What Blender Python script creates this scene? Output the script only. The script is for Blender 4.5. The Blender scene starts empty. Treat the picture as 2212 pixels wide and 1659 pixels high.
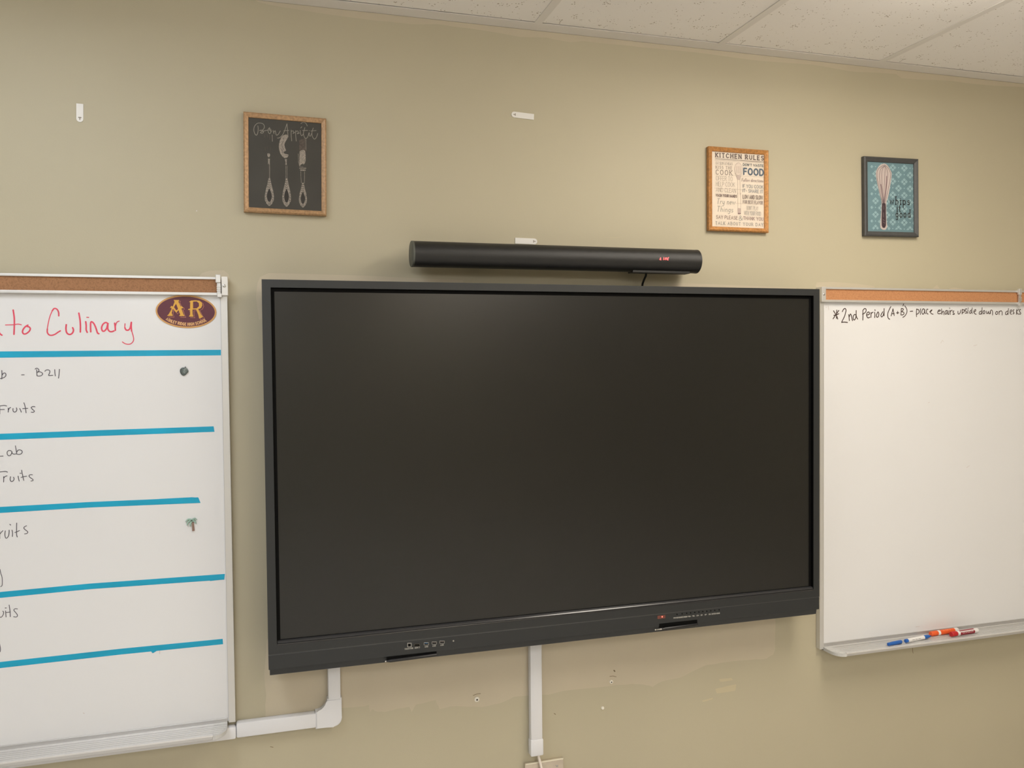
import bpy, bmesh, math, random
from mathutils import Vector, Matrix
random.seed(7)
SC = bpy.context.scene
COL = SC.collection

# ------------------------------------------------------------------ camera, world, lights, exposure
CAM_Y, CAM_Z = -2.4266, 1.752
YAW, PITCH, ROLL, FPX = 0.2916, -0.0285, -0.0096, 1814.0
_cy, _sy, _cp, _sp = math.cos(YAW), math.sin(YAW), math.cos(PITCH), math.sin(PITCH)
FWD = Vector((_sy * _cp, _cy * _cp, _sp))
_r0 = Vector((_cy, -_sy, 0)); _u0 = _r0.cross(FWD)
RGT = math.cos(ROLL) * _r0 + math.sin(ROLL) * _u0
UPV = -math.sin(ROLL) * _r0 + math.cos(ROLL) * _u0
cd = bpy.data.cameras.new('camera'); cam = bpy.data.objects.new('camera', cd); COL.objects.link(cam)
cd.sensor_width = 36.0; cd.lens = 36.0 * FPX / 2212.0; cd.clip_start = 0.05
M = Matrix((RGT, UPV, -FWD)).transposed().to_4x4(); M.translation = Vector((0, CAM_Y, CAM_Z))
cam.matrix_world = M
SC.camera = cam
w = bpy.data.worlds.new('world'); SC.world = w; w.use_nodes = True
w.node_tree.nodes['Background'].inputs[0].default_value = (0.9, 0.95, 1, 1)
w.node_tree.nodes['Background'].inputs[1].default_value = 0.2
SC.view_settings.view_transform = 'Standard'; SC.view_settings.look = 'None'
SC.view_settings.exposure = 0.0; SC.view_settings.gamma = 1.0
# ceiling panels: (column of the tile grid, row from the screen wall) -> colour, strength of the diffuser
LAMPS = {(9, 1): ((1.0, 0.915, 0.80), 14.5), (9, 3): ((1.0, 0.915, 0.80), 15.0), (9, 5): ((1.0, 0.915, 0.80), 15.0),
         (5, 1): ((0.91, 0.965, 1.04), 8.0), (5, 3): ((0.91, 0.965, 1.04), 15.0), (5, 5): ((0.91, 0.965, 1.04), 15.0)}

def W(px, py, d=0.0):
    """wall coordinates (x, z) of a photo point that lies d metres in front of the front wall"""
    v = FWD * FPX + RGT * (px - 1106) + UPV * (829.5 - py)
    t = (-d - CAM_Y) / v.y
    return (v.x * t, CAM_Z + v.z * t)

# ------------------------------------------------------------------ materials
MATS = {}
def srgb(r, g, b):
    f = lambda c: (c / 255 / 12.92) if c <= 10.3 else ((c / 255 + 0.055) / 1.055) ** 2.4
    return (f(r), f(g), f(b))
def mat(name, col, rough=0.5, metal=0.0, spec=0.5, var=0.0, vscale=8.0, bump=0.0, bscale=200.0, emit=None, coat=0.0, stretch=None):
    if name in MATS: return MATS[name]
    m = bpy.data.materials.new(name); MATS[name] = m; m.use_nodes = True
    nt = m.node_tree; b = nt.nodes['Principled BSDF']
    b.inputs['Base Color'].default_value = (*col, 1)
    b.inputs['Roughness'].default_value = rough; b.inputs['Metallic'].default_value = metal
    b.inputs['Specular IOR Level'].default_value = spec
    if coat: b.inputs['Coat Weight'].default_value = coat; b.inputs['Coat Roughness'].default_value = 0.1
    if emit:
        b.inputs['Emission Color'].default_value = (*emit[0], 1); b.inputs['Emission Strength'].default_value = emit[1]
    tc = None
    if var or bump:
        tc = nt.nodes.new('ShaderNodeTexCoord'); src = tc.outputs['Object']
        if stretch:
            mp = nt.nodes.new('ShaderNodeMapping'); mp.inputs['Scale'].default_value = stretch
            nt.links.new(src, mp.inputs[0]); src = mp.outputs[0]
    if var:
        n = nt.nodes.new('ShaderNodeTexNoise'); n.inputs['Scale'].default_value = vscale; n.inputs['Detail'].default_value = 4
        nt.links.new(src, n.inputs['Vector'])
        r = nt.nodes.new('ShaderNodeValToRGB'); nt.links.new(n.outputs['Fac'], r.inputs[0])
        r.color_ramp.elements[0].position = 0.3; r.color_ramp.elements[1].position = 0.7
        r.color_ramp.elements[0].color = (*[c * (1 - var) for c in col], 1)
        r.color_ramp.elements[1].color = (*[min(1, c * (1 + var)) for c in col], 1)
        nt.links.new(r.outputs[0], b.inputs['Base Color'])
    if bump:
        n2 = nt.nodes.new('ShaderNodeTexNoise'); n2.inputs['Scale'].default_value = bscale; n2.inputs['Detail'].default_value = 2
        nt.links.new(src, n2.inputs['Vector'])
        bp = nt.nodes.new('ShaderNodeBump'); bp.inputs['Strength'].default_value = bump; bp.inputs['Distance'].default_value = 0.002
        nt.links.new(n2.outputs['Fac'], bp.inputs['Height']); nt.links.new(bp.outputs[0], b.inputs['Normal'])
    return m
WALLC = (0.500, 0.450, 0.320)
wallm = mat('tan_wall_paint', WALLC, 0.55, var=0.025, vscale=1.3, bump=0.06, bscale=260)
patchm = mat('lighter_paint_patch', (0.562, 0.492, 0.366), 0.55, var=0.03, vscale=6, bump=0.06, bscale=260)
patch2m = mat('yellowish_paint_smear', (0.57, 0.50, 0.335), 0.5)
floorm = mat('floor_vinyl', (0.74, 0.71, 0.67), 0.4, var=0.06, vscale=3)
whitem = mat('whiteboard_enamel', (0.80, 0.798, 0.805), 0.22, var=0.008, vscale=2.5)
alum = mat('satin_aluminium', (0.70, 0.69, 0.67), 0.42, metal=0.55)
alum2 = mat('tray_aluminium', (0.60, 0.59, 0.58), 0.36, metal=0.6)
alum3 = mat('bright_tray_rib', (0.80, 0.79, 0.78), 0.35, metal=0.4)
steel = mat('screw_steel', (0.5, 0.49, 0.47), 0.3, metal=1.0)
darkgap = mat('dark_gap', (0.02, 0.018, 0.016), 0.8)
teem = mat('tee_bar_enamel', (0.80, 0.77, 0.735), 0.5)
gold = mat('distressed_gold_frame', srgb(178, 142, 104), 0.42, metal=0.2, var=0.25, vscale=170, bump=0.1, bscale=300)
gold2 = mat('orange_gold_frame', srgb(192, 136, 78), 0.38, metal=0.25, var=0.25, vscale=150, bump=0.1, bscale=300)
greyfr = mat('charcoal_picture_frame', srgb(72, 72, 72), 0.5, var=0.08, vscale=80)
bezel = mat('graphite_bezel', (0.021, 0.023, 0.024), 0.42, bump=0.05, bscale=900)
blackm = mat('black_bezel', (0.0025, 0.0025, 0.0025), 0.6, spec=0.1)
screenm = mat('matte_screen_glass', (0.0135, 0.0133, 0.012), 0.25, spec=0.5)
barm = mat('soundbar_grille', (0.012, 0.012, 0.0118), 0.38, bump=0.25, bscale=1400)
barend = mat('soundbar_end_cap', (0.095, 0.1, 0.085), 0.5)
rubber = mat('black_rubber', (0.01, 0.01, 0.01), 0.5)
pvc = mat('white_pvc', (0.78, 0.78, 0.80), 0.32)
whitepl = mat('white_plastic', (0.82, 0.80, 0.76), 0.4)
ivory = mat('ivory_cable', (0.82, 0.74, 0.66), 0.4)
platem = mat('brushed_steel_plate', (0.62, 0.55, 0.46), 0.35, metal=0.7, var=0.12, vscale=30)
tealm = mat('teal_tape', srgb(8, 164, 202), 0.45, var=0.10, vscale=9, stretch=(1, 1, 4))
redink = mat('red_marker_ink', srgb(226, 74, 98), 0.4, var=0.08, vscale=70)
blackink = mat('black_marker_ink', srgb(84, 80, 88), 0.4)
blackink2 = mat('dark_brown_marker_ink', srgb(66, 50, 46), 0.4)
faint = mat('faint_smudge', (0.66, 0.62, 0.60), 0.4)

def ceilm():
    m = bpy.data.materials.new('fissured_ceiling_tile'); m.use_nodes = True; nt = m.node_tree; b = nt.nodes['Principled BSDF']
    b.inputs['Roughness'].default_value = 0.9; b.inputs['Specular IOR Level'].default_value = 0.1
    tc = nt.nodes.new('ShaderNodeTexCoord')
    v = nt.nodes.new('ShaderNodeTexVoronoi'); v.inputs['Scale'].default_value = 115; v.inputs['Randomness'].default_value = 1
    nt.links.new(tc.outputs['Object'], v.inputs['Vector'])
    n = nt.nodes.new('ShaderNodeTexNoise'); n.inputs['Scale'].default_value = 26; n.inputs['Detail'].default_value = 3
    nt.links.new(tc.outputs['Object'], n.inputs['Vector'])
    a = nt.nodes.new('ShaderNodeMapRange'); a.inputs[1].default_value = 0.44; a.inputs[2].default_value = 0.66
    a.inputs[3].default_value = 0.0; a.inputs[4].default_value = 0.30
    nt.links.new(n.outputs['Fac'], a.inputs[0])
    s = nt.nodes.new('ShaderNodeMath'); s.operation = 'LESS_THAN'
    nt.links.new(v.outputs['Distance'], s.inputs[0]); nt.links.new(a.outputs[0], s.inputs[1])
    mx = nt.nodes.new('ShaderNodeMix'); mx.data_type = 'RGBA'
    mx.inputs[6].default_value = (0.93, 0.90, 0.87, 1); mx.inputs[7].default_value = (0.46, 0.40, 0.34, 1)
    nt.links.new(s.outputs[0], mx.inputs[0]); nt.links.new(mx.outputs[2], b.inputs['Base Color'])
    bp = nt.nodes.new('ShaderNodeBump'); bp.inputs['Strength'].default_value = 0.4; bp.inputs['Distance'].default_value = 0.002; bp.invert = True
    nt.links.new(s.outputs[0], bp.inputs['Height']); nt.links.new(bp.outputs[0], b.inputs['Normal'])
    return m
tilem = ceilm()
def corkm(name, c0, c1):
    m = bpy.data.materials.new(name); m.use_nodes = True; nt = m.node_tree; b = nt.nodes['Principled BSDF']
    b.inputs['Roughness'].default_value = 0.85
    tc = nt.nodes.new('ShaderNodeTexCoord')
    n = nt.nodes.new('ShaderNodeTexNoise'); n.inputs['Scale'].default_value = 300; n.inputs['Detail'].default_value = 5; n.inputs['Roughness'].default_value = 0.7
    nt.links.new(tc.outputs['Object'], n.inputs['Vector'])
    r = nt.nodes.new('ShaderNodeValToRGB'); nt.links.new(n.outputs['Fac'], r.inputs[0])
    r.color_ramp.elements[0].position = 0.30; r.color_ramp.elements[0].color = (*c0, 1)
    r.color_ramp.elements[1].position = 0.55; r.color_ramp.elements[1].color = (*c1, 1)
    nt.links.new(r.outputs[0], b.inputs['Base Color'])
    return m
cork1 = corkm('cork', srgb(132, 94, 66), srgb(168, 122, 86))
cork2 = corkm('orange_cork', srgb(170, 114, 76), srgb(196, 140, 96))
def glassm():
    m = bpy.data.materials.new('picture_glass'); m.use_nodes = True; nt = m.node_tree
    for n in list(nt.nodes): nt.nodes.remove(n)
    o = nt.nodes.new('ShaderNodeOutputMaterial'); t = nt.nodes.new('ShaderNodeBsdfTransparent'); g = nt.nodes.new('ShaderNodeBsdfGlossy')
    g.inputs['Roughness'].default_value = 0.03
    f = nt.nodes.new('ShaderNodeFresnel'); f.inputs[0].default_value = 1.45
    mx = nt.nodes.new('ShaderNodeMixShader'); nt.links.new(f.outputs[0], mx.inputs[0]); nt.links.new(t.outputs[0], mx.inputs[1]); nt.links.new(g.outputs[0], mx.inputs[2])
    nt.links.new(mx.outputs[0], o.inputs[0]); return m
glass = glassm()

# ------------------------------------------------------------------ object helpers
ORG = {}
def thing(name, label, cat, loc, group=None):
    o = bpy.data.objects.new(name, None); COL.objects.link(o); o.location = loc; o.empty_display_size = 0.05
    o['label'] = label; o['category'] = cat
    if group: o['group'] = group
    ORG[o] = Vector(loc); return o
def obj(name, bm, m, parent=None, loc=None, label=None, cat=None, group=None, kind=None, smooth=None):
    me = bpy.data.meshes.new(name)
    org = ORG[parent] if parent else Vector(loc or (0, 0, 0))
    if org.length: bmesh.ops.translate(bm, verts=bm.verts, vec=-org)
    bm.to_mesh(me); bm.free()
    if smooth is not None:
        for p in me.polygons: p.use_smooth = True
        me.set_sharp_from_angle(angle=math.radians(smooth))
    me.materials.append(m)
    o = bpy.data.objects.new(name, me); COL.objects.link(o)
    if parent: o.parent = parent
    else: o.location = org
    ORG[o] = org.copy()
    for k, v in (('label', label), ('category', cat), ('group', group), ('kind', kind)):
        if v: o[k] = v
    return o
def share(src, name, loc, parent):
    o = bpy.data.objects.new(name, src.data); COL.objects.link(o); o.parent = parent
    o.location = Vector(loc) - ORG[parent]; return o
def NB(): return bmesh.new()
def box(bm, x0, x1, y0, y1, z0, z1, bev=0.0, seg=2):
    g = bmesh.ops.create_cube(bm, size=1.0); vs = g['verts']
    for v in vs:
        v.co = Vector(((x0 + x1) / 2 + v.co.x * (x1 - x0), (y0 + y1) / 2 + v.co.y * (y1 - y0), (z0 + z1) / 2 + v.co.z * (z1 - z0)))
    if bev:
        es = list({e for v in vs for e in v.link_edges})
        bmesh.ops.bevel(bm, geom=es, offset=bev, segments=seg, affect='EDGES', profile=0.5)
    return bm
def B(*a, **k): return box(NB(), *a, **k)
def poly(bm, pts, y):
    """flat face in the wall plane, pts are (x, z)"""
    a = sum(pts[i][0] * pts[(i + 1) % len(pts)][1] - pts[(i + 1) % len(pts)][0] * pts[i][1] for i in range(len(pts)))
    if a < 0: pts = pts[::-1]
    bm.faces.new([bm.verts.new((p[0], y, p[1])) for p in pts])
    return bm
def prism(bm, pts, y0, y1):
    """(x, z) outline extruded from y0 (front) back to y1"""
    a = sum(pts[i][0] * pts[(i + 1) % len(pts)][1] - pts[(i + 1) % len(pts)][0] * pts[i][1] for i in range(len(pts)))
    if a < 0: pts = pts[::-1]
    f = [bm.verts.new((p[0], y0, p[1])) for p in pts]; k = [bm.verts.new((p[0], y1, p[1])) for p in pts]
    bm.faces.new(f); bm.faces.new(k[::-1])
    n = len(pts)
    for i in range(n): bm.faces.new((f[(i + 1) % n], f[i], k[i], k[(i + 1) % n]))
    return bm
def zprism(bm, pts, z0, z1):
    """(x, y) plan outline extruded from z0 to z1"""
    a = sum(pts[i][0] * pts[(i + 1) % len(pts)][1] - pts[(i + 1) % len(pts)][0] * pts[i][1] for i in range(len(pts)))
    if a < 0: pts = pts[::-1]
    t = [bm.verts.new((p[0], p[1], z1)) for p in pts]; k = [bm.verts.new((p[0], p[1], z0)) for p in pts]
    bm.faces.new(t); bm.faces.new(k[::-1]); n = len(pts)
    for i in range(n): bm.faces.new((t[i], k[i], k[(i + 1) % n], t[(i + 1) % n]))
    return bm
def lathe(bm, p0, p1, prof, n=24):
    """surface of revolution along p0->p1; prof is a list of (distance along, radius)"""
    p0 = Vector(p0); d = (Vector(p1) - p0).normalized()
    a = d.orthogonal().normalized(); b = d.cross(a)
    rings = []
    for s, r in prof:
        if r < 1e-6: rings.append([bm.verts.new(p0 + d * s)])
        else: rings.append([bm.verts.new(p0 + d * s + (a * math.cos(2 * math.pi * i / n) + b * math.sin(2 * math.pi * i / n)) * r) for i in range(n)])
    for q in range(len(rings) - 1):
        A, C = rings[q], rings[q + 1]
        for i in range(n):
            j = (i + 1) % n
            if len(A) == 1 and len(C) == 1: continue
            if len(A) == 1: bm.faces.new((A[0], C[j], C[i]))
            elif len(C) == 1: bm.faces.new((A[i], A[j], C[0]))
            else: bm.faces.new((A[i], A[j], C[j], C[i]))
    if len(rings[0]) > 1: bm.faces.new(rings[0][::-1])
    if len(rings[-1]) > 1: bm.faces.new(rings[-1])
    bmesh.ops.recalc_face_normals(bm, faces=bm.faces)
    return bm
def tube(bm, pts, r, n=10):
    pts = [Vector(p) for p in pts]; prev = None
    ref = Vector((0.3, 0.5, 0.8)).normalized()
    for i, p in enumerate(pts):
        t = (pts[min(i + 1, len(pts) - 1)] - pts[max(i - 1, 0)]).normalized()
        a = t.cross(ref).normalized(); b = t.cross(a)
        ring = [bm.verts.new(p + (a * math.cos(2 * math.pi * k / n) + b * math.sin(2 * math.pi * k / n)) * r) for k in range(n)]
        if prev:
            for k in range(n): bm.faces.new((prev[k], prev[(k + 1) % n], ring[(k + 1) % n], ring[k]))
        else: bm.faces.new(ring[::-1])
        prev = ring
    bm.faces.new(prev); bmesh.ops.recalc_face_normals(bm, faces=bm.faces)
    return bm
def smooth(pts, n=5):
    if len(pts) < 3: return pts
    o = []
    P = [pts[0]] + list(pts) + [pts[-1]]
    for i in range(1, len(P) - 2):
        a, b, c, d = P[i - 1], P[i], P[i + 1], P[i + 2]
        for k in range(n):
            t = k / n
            o.append(tuple(0.5 * (2 * b[j] + (c[j] - a[j]) * t + (2 * a[j] - 5 * b[j] + 4 * c[j] - d[j]) * t * t + (3 * b[j] - a[j] - 3 * c[j] + d[j]) * t ** 3) for j in (0, 1)))
    o.append(tuple(pts[-1])); return o
LAY = [0]
def ribbon(bm, pts, wid, y, taper=False):
    """ink stroke: flat round-ended ribbon through (x, z) points at depth y"""
    q = [pts[0]]
    for p in pts[1:]:
        if abs(p[0] - q[-1][0]) + abs(p[1] - q[-1][1]) > 1e-6: q.append(p)
    if len(q) < 2: q = [(q[0][0] - wid * .2, q[0][1]), (q[0][0] + wid * .2, q[0][1])]
    n = len(q); L = []; R_ = []
    for i in range(n):
        a = q[max(i - 1, 0)]; c = q[min(i + 1, n - 1)]
        dx, dz = c[0] - a[0], c[1] - a[1]; l = math.hypot(dx, dz) or 1e-9
        s = 1.0
        if 0 < i < n - 1:
            e = (q[i][0] - a[0], q[i][1] - a[1]); le = math.hypot(*e) or 1e-9
            cs = abs((e[0] * dx + e[1] * dz) / (le * l)); s = min(1.5, 1 / max(cs, 0.3))
        h = wid / 2 * s
        if taper: h *= 0.65 + 0.35 * math.sin(math.pi * min(1, (i + 1) / n))
        nx, nz = -dz / l * h, dx / l * h
        L.append((q[i][0] + nx, q[i][1] + nz)); R_.append((q[i][0] - nx, q[i][1] - nz))
    LAY[0] = (LAY[0] + 1) % 24; y -= LAY[0] * 4e-6            # strokes that cross lie on top of one another
    VL = [bm.verts.new((p[0], y - 1e-6 * i, p[1])) for i, p in enumerate(L)]; VR = [bm.verts.new((p[0], y - 1e-6 * i, p[1])) for i, p in enumerate(R_)]
    for i in range(n - 1): bm.faces.new((VL[i], VR[i], VR[i + 1], VL[i + 1]))
    for end, nb in ((0, 1), (n - 1, n - 2)):
        dx, dz = q[end][0] - q[nb][0], q[end][1] - q[nb][1]; l = math.hypot(dx, dz) or 1e-9
        dx, dz = dx / l * wid / 2, dz / l * wid / 2
        c = [(q[end][0] + dx * math.cos(t) - dz * math.sin(t), q[end][1] + dz * math.cos(t) + dx * math.sin(t)) for t in (-0.9, 0, 0.9)]
        vs = [bm.verts.new((p[0], y - 1e-6 * end, p[1])) for p in c]
        f = [VR[end]] + vs + [VL[end]] if end else [VL[end]] + vs + [VR[end]]
        try: bm.faces.new(f)
        except ValueError: pass
    return bm
class Crop:
    """coordinates read off an enlarged piece of the photograph, put on a plane d metres off the wall"""
    def __init__(s, ox, oy, sc, d): s.ox, s.oy, s.sc, s.d = ox, oy, sc, d
    def __call__(s, p): return W(s.ox + p[0] / s.sc, s.oy + p[1] / s.sc, s.d)
    def m(s, l, at):                       # length l in crop units -> metres (vertical scale)
        a, b = s(at), s((at[0], at[1] + l)); return abs(b[1] - a[1])
    def strokes(s, bm, lst, wid, y, sm=5):
        for st in lst:
            st2 = smooth(st, sm) if sm else st
            ribbon(bm, [s(p) for p in st2], wid, y)
        return bm
    def poly(s, bm, pts, y, sm=0):
        if sm: pts = smooth(pts + [pts[0]], sm)[:-1]
        return poly(bm, [s(p) for p in pts], y)

# ------------------------------------------------------------------ stroke alphabet for printed lettering
def E_(cx, cy, rx, ry, a0, a1, n=10):
    return [(cx + rx * math.cos(math.radians(a0 + (a1 - a0) * i / n)), cy + ry * math.sin(math.radians(a0 + (a1 - a0) * i / n))) for i in range(n + 1)]
G = {
 'A': (.72, [[(0, 0), (.36, 1), (.72, 0)], [(.13, .34), (.59, .34)]]),
 'B': (.6, [[(0, 0), (0, 1)], [(0, 1), (.32, 1)] + E_(.32, .76, .22, .24, 90, -90) + [(0, .52)], [(.32, .52)] + E_(.34, .26, .26, .26, 90, -90) + [(0, 0)]]),
 'C': (.66, [E_(.36, .5, .36, .5, 45, 315, 16)]),
 'D': (.66, [[(0, 0), (0, 1)], [(0, 1), (.28, 1)] + E_(.28, .5, .38, .5, 90, -90, 12) + [(0, 0)]]),
 'E': (.54, [[(0, 0), (0, 1)], [(0, 1), (.52, 1)], [(0, .52), (.44, .52)], [(0, 0), (.54, 0)]]),
 'F': (.52, [[(0, 0), (0, 1)], [(0, 1), (.52, 1)], [(0, .5), (.43, .5)]]),
 'G': (.7, [E_(.36, .5, .36, .5, 48, 340, 16) + [(.7, .45), (.42, .45)]]),
 'H': (.64, [[(0, 0), (0, 1)], [(.64, 0), (.64, 1)], [(0, .52), (.64, .52)]]),
 'I': (.12, [[(.06, 0), (.06, 1)]]),
 'K': (.62, [[(0, 0), (0, 1)], [(.58, 1), (0, .42)], [(.2, .6), (.62, 0)]]),
 'L': (.5, [[(0, 1), (0, 0)], [(0, 0), (.5, 0)]]),
 'M': (.8, [[(0, 0), (0, 1)], [(0, 1), (.4, .25), (.8, 1)], [(.8, 1), (.8, 0)]]),
 'N': (.66, [[(0, 0), (0, 1)], [(0, 1), (.66, 0)], [(.66, 0), (.66, 1)]]),
 'O': (.74, [E_(.37, .5, .37, .5, 90, 450, 20)]),
 'P': (.56, [[(0, 0), (0, 1)], [(0, 1), (.3, 1)] + E_(.3, .74, .26, .26, 90, -90) + [(0, .48)]]),
 'R': (.6, [[(0, 0), (0, 1)], [(0, 1), (.3, 1)] + E_(.3, .75, .26, .25, 90, -90) + [(0, .5)], [(.28, .5), (.6, 0)]]),
 'S': (.56, [E_(.29, .76, .26, .24, 35, 270, 10) + E_(.29, .26, .27, .26, 90, -145, 10)]),
 'T': (.62, [[(.31, 0), (.31, 1)], [(0, 1), (.62, 1)]]),
 'U': (.62, [[(0, 1)] + E_(.31, .32, .31, .32, 180, 360, 10) + [(.62, 1)]]),
 'V': (.68, [[(0, 1), (.34, 0), (.68, 1)]]),
 'W': (.96, [[(0, 1), (.24, 0), (.48, .9), (.72, 0), (.96, 1)]]),
 'Y': (.66, [[(0, 1), (.33, .48)], [(.66, 1), (.33, .48)], [(.33, .48), (.33, 0)]]),
 'Z': (.6, [[(0, 1), (.58, 1), (0, 0), (.6, 0)]]),
 '3': (.52, [E_(.26, .76, .24, .24, 150, -80, 10) + E_(.26, .26, .26, .26, 80, -150, 10)]),
 '+': (.5, [[(.25, .2), (.25, .8)], [(0, .5), (.5, .5)]]), '-': (.4, [[(.04, .45), (.36, .45)]]), "'": (.1, [[(.05, 1), (.05, .78)]]),
 '&': (.8, [smooth([(.8, .05), (.5, .35), (.2, .72), (.26, .96), (.46, .94), (.48, .72), (.2, .48), (.02, .25), (.14, .03), (.4, .02), (.62, .2), (.76, .46)], 4)]),
 'a': (.5, [E_(.24, .27, .24, .27, 60, 420, 14), [(.47, .54), (.47, .08), (.54, 0)]]),
 'c': (.42, [E_(.24, .27, .24, .27, 50, 310, 12)]),
 'd': (.52, [E_(.24, .27, .24, .27, 90, 450, 14), [(.48, 1), (.48, 0)]]),
 'e': (.46, [[(.02, .28), (.46, .3)] + E_(.24, .28, .22, .27, 5, 310, 12)]),
 'g': (.5, [E_(.24, .29, .22, .25, 90, 450, 14), [(.46, .54), (.46, -.1)] + E_(.24, -.14, .22, .18, 0, -150, 8)]),
 'h': (.5, [[(.04, 1), (.04, 0)], [(.04, .3)] + E_(.25, .33, .21, .21, 170, 0, 8) + [(.46, 0)]]),
 'i': (.14, [[(.07, .54), (.07, 0)], [(.07, .74), (.07, .77)]]),
 'l': (.16, [[(.06, 1), (.06, .06), (.14, 0)]]),
 'n': (.5, [[(.04, .54), (.04, 0)], [(.04, .3)] + E_(.25, .33, .21, .21, 170, 0, 8) + [(.46, 0)]]),
 'o': (.5, [E_(.25, .27, .25, .27, 90, 450, 16)]),
 'p': (.52, [[(.04, .54), (.04, -.42)], E_(.27, .27, .24, .27, 180, 540, 14)]),
 'r': (.36, [[(.05, .54), (.05, 0)], [(.05, .3), (.16, .5), (.36, .52)]]),
 's': (.4, [E_(.2, .41, .18, .13, 35, 270, 8) + E_(.2, .14, .19, .14, 90, -145, 8)]),
 't': (.34, [[(.14, .8), (.14, .1), (.22, 0), (.34, .04)], [(0, .54), (.32, .54)]]),
 'w': (.72, [[(0, .54), (.18, 0), (.36, .5), (.54, 0), (.72, .54)]]),
 'y': (.5, [[(.03, .54), (.08, .1), (.25, .04), (.44, .2), (.47, .54)], [(.47, .54), (.44, -.2), (.25, -.4), (.05, -.3)]]),
}
def lettering(bm, crop, text, p0, p1, h, wt, y, serif=False, slant=0.0, gap=0.2, curve=None):
    """printed words between two baseline points of a crop (or along a curved baseline)"""
    x = 0; items = []; gap += (.2 if serif else 0) + .55 * wt / h
    for ch in text:
        if ch == ' ': x += 0.45 + (.2 if serif else 0); continue
        wd, st = G[ch]; items.append((x, st)); x += wd + gap
    tot = x - gap
    if curve:
        cv = smooth(curve, 6); acc = [0]
        for i in range(1, len(cv)): acc.append(acc[-1] + math.dist(cv[i], cv[i - 1]))
    def place(u, v):
        if curve:
            s = u / tot * acc[-1]; i = 0
            while i < len(acc) - 2 and acc[i + 1] < s: i += 1
            t = (s - acc[i]) / (acc[i + 1] - acc[i]); a, b = cv[i], cv[i + 1]; l = math.dist(a, b)
            ux, uy = (b[0] - a[0]) / l, (b[1] - a[1]) / l
            return crop((a[0] + (b[0] - a[0]) * t + uy * v * h, a[1] + (b[1] - a[1]) * t - ux * v * h))
        s = (u + slant * v) / tot
        return crop((p0[0] + (p1[0] - p0[0]) * s, p0[1] + (p1[1] - p0[1]) * s - v * h))
    ref = curve[0] if curve else p0
    wm = crop.m(wt, ref)
    for gx, st in items:
        for k, s in enumerate(st):
            ribbon(bm, [place(gx + p[0], p[1]) for p in s], wm, y - 0.00002 * k)
            if serif and len(s) <= 4:
                for p in (s[0], s[-1]):
                    if min(abs(p[1]), abs(p[1] - 1), abs(p[1] - .54) if s is st[0] else 9) < .02 and not (abs(s[0][1] - s[-1][1]) < .02):
                        ribbon(bm, [place(gx + p[0] - .13, p[1]), place(gx + p[0] + .13, p[1])], wm * .8, y - 0.00005)
    return bm

# ================================================================== SETTING
CZ = 2.743
TX0, TS = 0.8035, 0.6096
RX0, RX1 = TX0 - 8 * TS, TX0 + 7 * TS
ANG = 0.0552
RY1 = -ANG - TS - 5 * 2 * TS
def struct(name, bm, m, label=None, **k):
    o = obj(name, bm, m, kind='structure', **k)
    if label: o['label'] = label
    return o
wall = struct('wall_front', B(RX0 - .1, RX1 + .1, 0, .12, 0, CZ + .3), wallm, 'tan painted classroom wall behind the screen and whiteboards', cat='wall')
struct('wall_left', B(RX0 - .12, RX0, RY1, 0, 0, CZ + .3), wallm, 'tan side wall out of view on the left', cat='wall')
struct('wall_right', B(RX1, RX1 + .12, RY1, 0, 0, CZ + .3), wallm, 'tan side wall out of view on the right', cat='wall')
struct('wall_back', B(RX0 - .1, RX1 + .1, RY1 - .12, RY1, 0, CZ + .3), wallm, 'tan wall behind the viewer', cat='wall')
struct('floor', B(RX0 - .1, RX1 + .1, RY1 - .1, .1, -.1, 0), floorm, 'pale vinyl floor out of view below', cat='floor')
struct('baseboard_front', B(RX0, RX1, -.008, 0, 0, .1), rubber, 'dark vinyl baseboard along the foot of the tan wall', cat='baseboard')
ceil = struct('ceiling', B(RX0 - .1, RX1 + .1, RY1 - .1, .1, CZ + .16, CZ + .26), teem, 'suspended ceiling of speckled white tiles in a metal grid', cat='ceiling')

# painted-over patches with their own ragged outline, thin skins of paint on the wall
def patch(pts, m=patchm, name='paint_patch', y=-0.0004):
    return obj(name, poly(NB(), [W(*p) for p in pts], y), m, wall)
def rag(pts, amp=1.2, n=3):
    o = []
    for a, b in zip(pts, pts[1:]):
        for k in range(n):
            t = k / n; o.append((a[0] + (b[0] - a[0]) * t + (random.uniform(-amp, amp) if k else 0), a[1] + (b[1] - a[1]) * t + (random.uniform(-amp, amp) if k else 0)))
    o.append(pts[-1]); return o
low = [(573, 1548), (700, 1532), (737, 1529), (788, 1525.5), (797, 1523), (799, 1539), (805, 1531), (811, 1536), (832, 1538), (858, 1531), (884, 1526.7), (889, 1538), (898, 1522), (941, 1512), (950, 1532), (972, 1526), (994, 1525.5), (1041, 1527), (1080, 1519), (1110, 1505), (1144, 1501.7), (1185, 1500.5), (1219, 1492), (1268, 1487), (1315, 1482), (1366, 1477), (1390, 1478.5), (1410, 1483.4), (1430, 1472), (1469, 1464), (1503, 1447), (1528, 1436), (1570, 1430), (1623, 1425), (1655, 1423), (1670, 1414), (1674, 1401), (1675, 1354)]
patch(rag([(577, 1380), (572, 1440), (575, 1500), (573, 1548)], 2.0, 4)[:-1] + rag(low, .8) + [(1674, 1250)], name='paint_patch')
top = [(556, 4), (579, 9.7), (695, 29), (812, 44.7), (890, 52.5), (948, 52.5), (1045, 66), (1123, 79.7), (1181, 81.6), (1232, 91.4), (1259, 88.6), (1337, 97), (1417, 105), (1530, 116.6), (1643, 131.6), (1748, 139), (1838, 154), (1869, 156), (1936, 160), (1948, 169), (2057, 175), (2132, 184), (2230, 190)]
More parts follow.
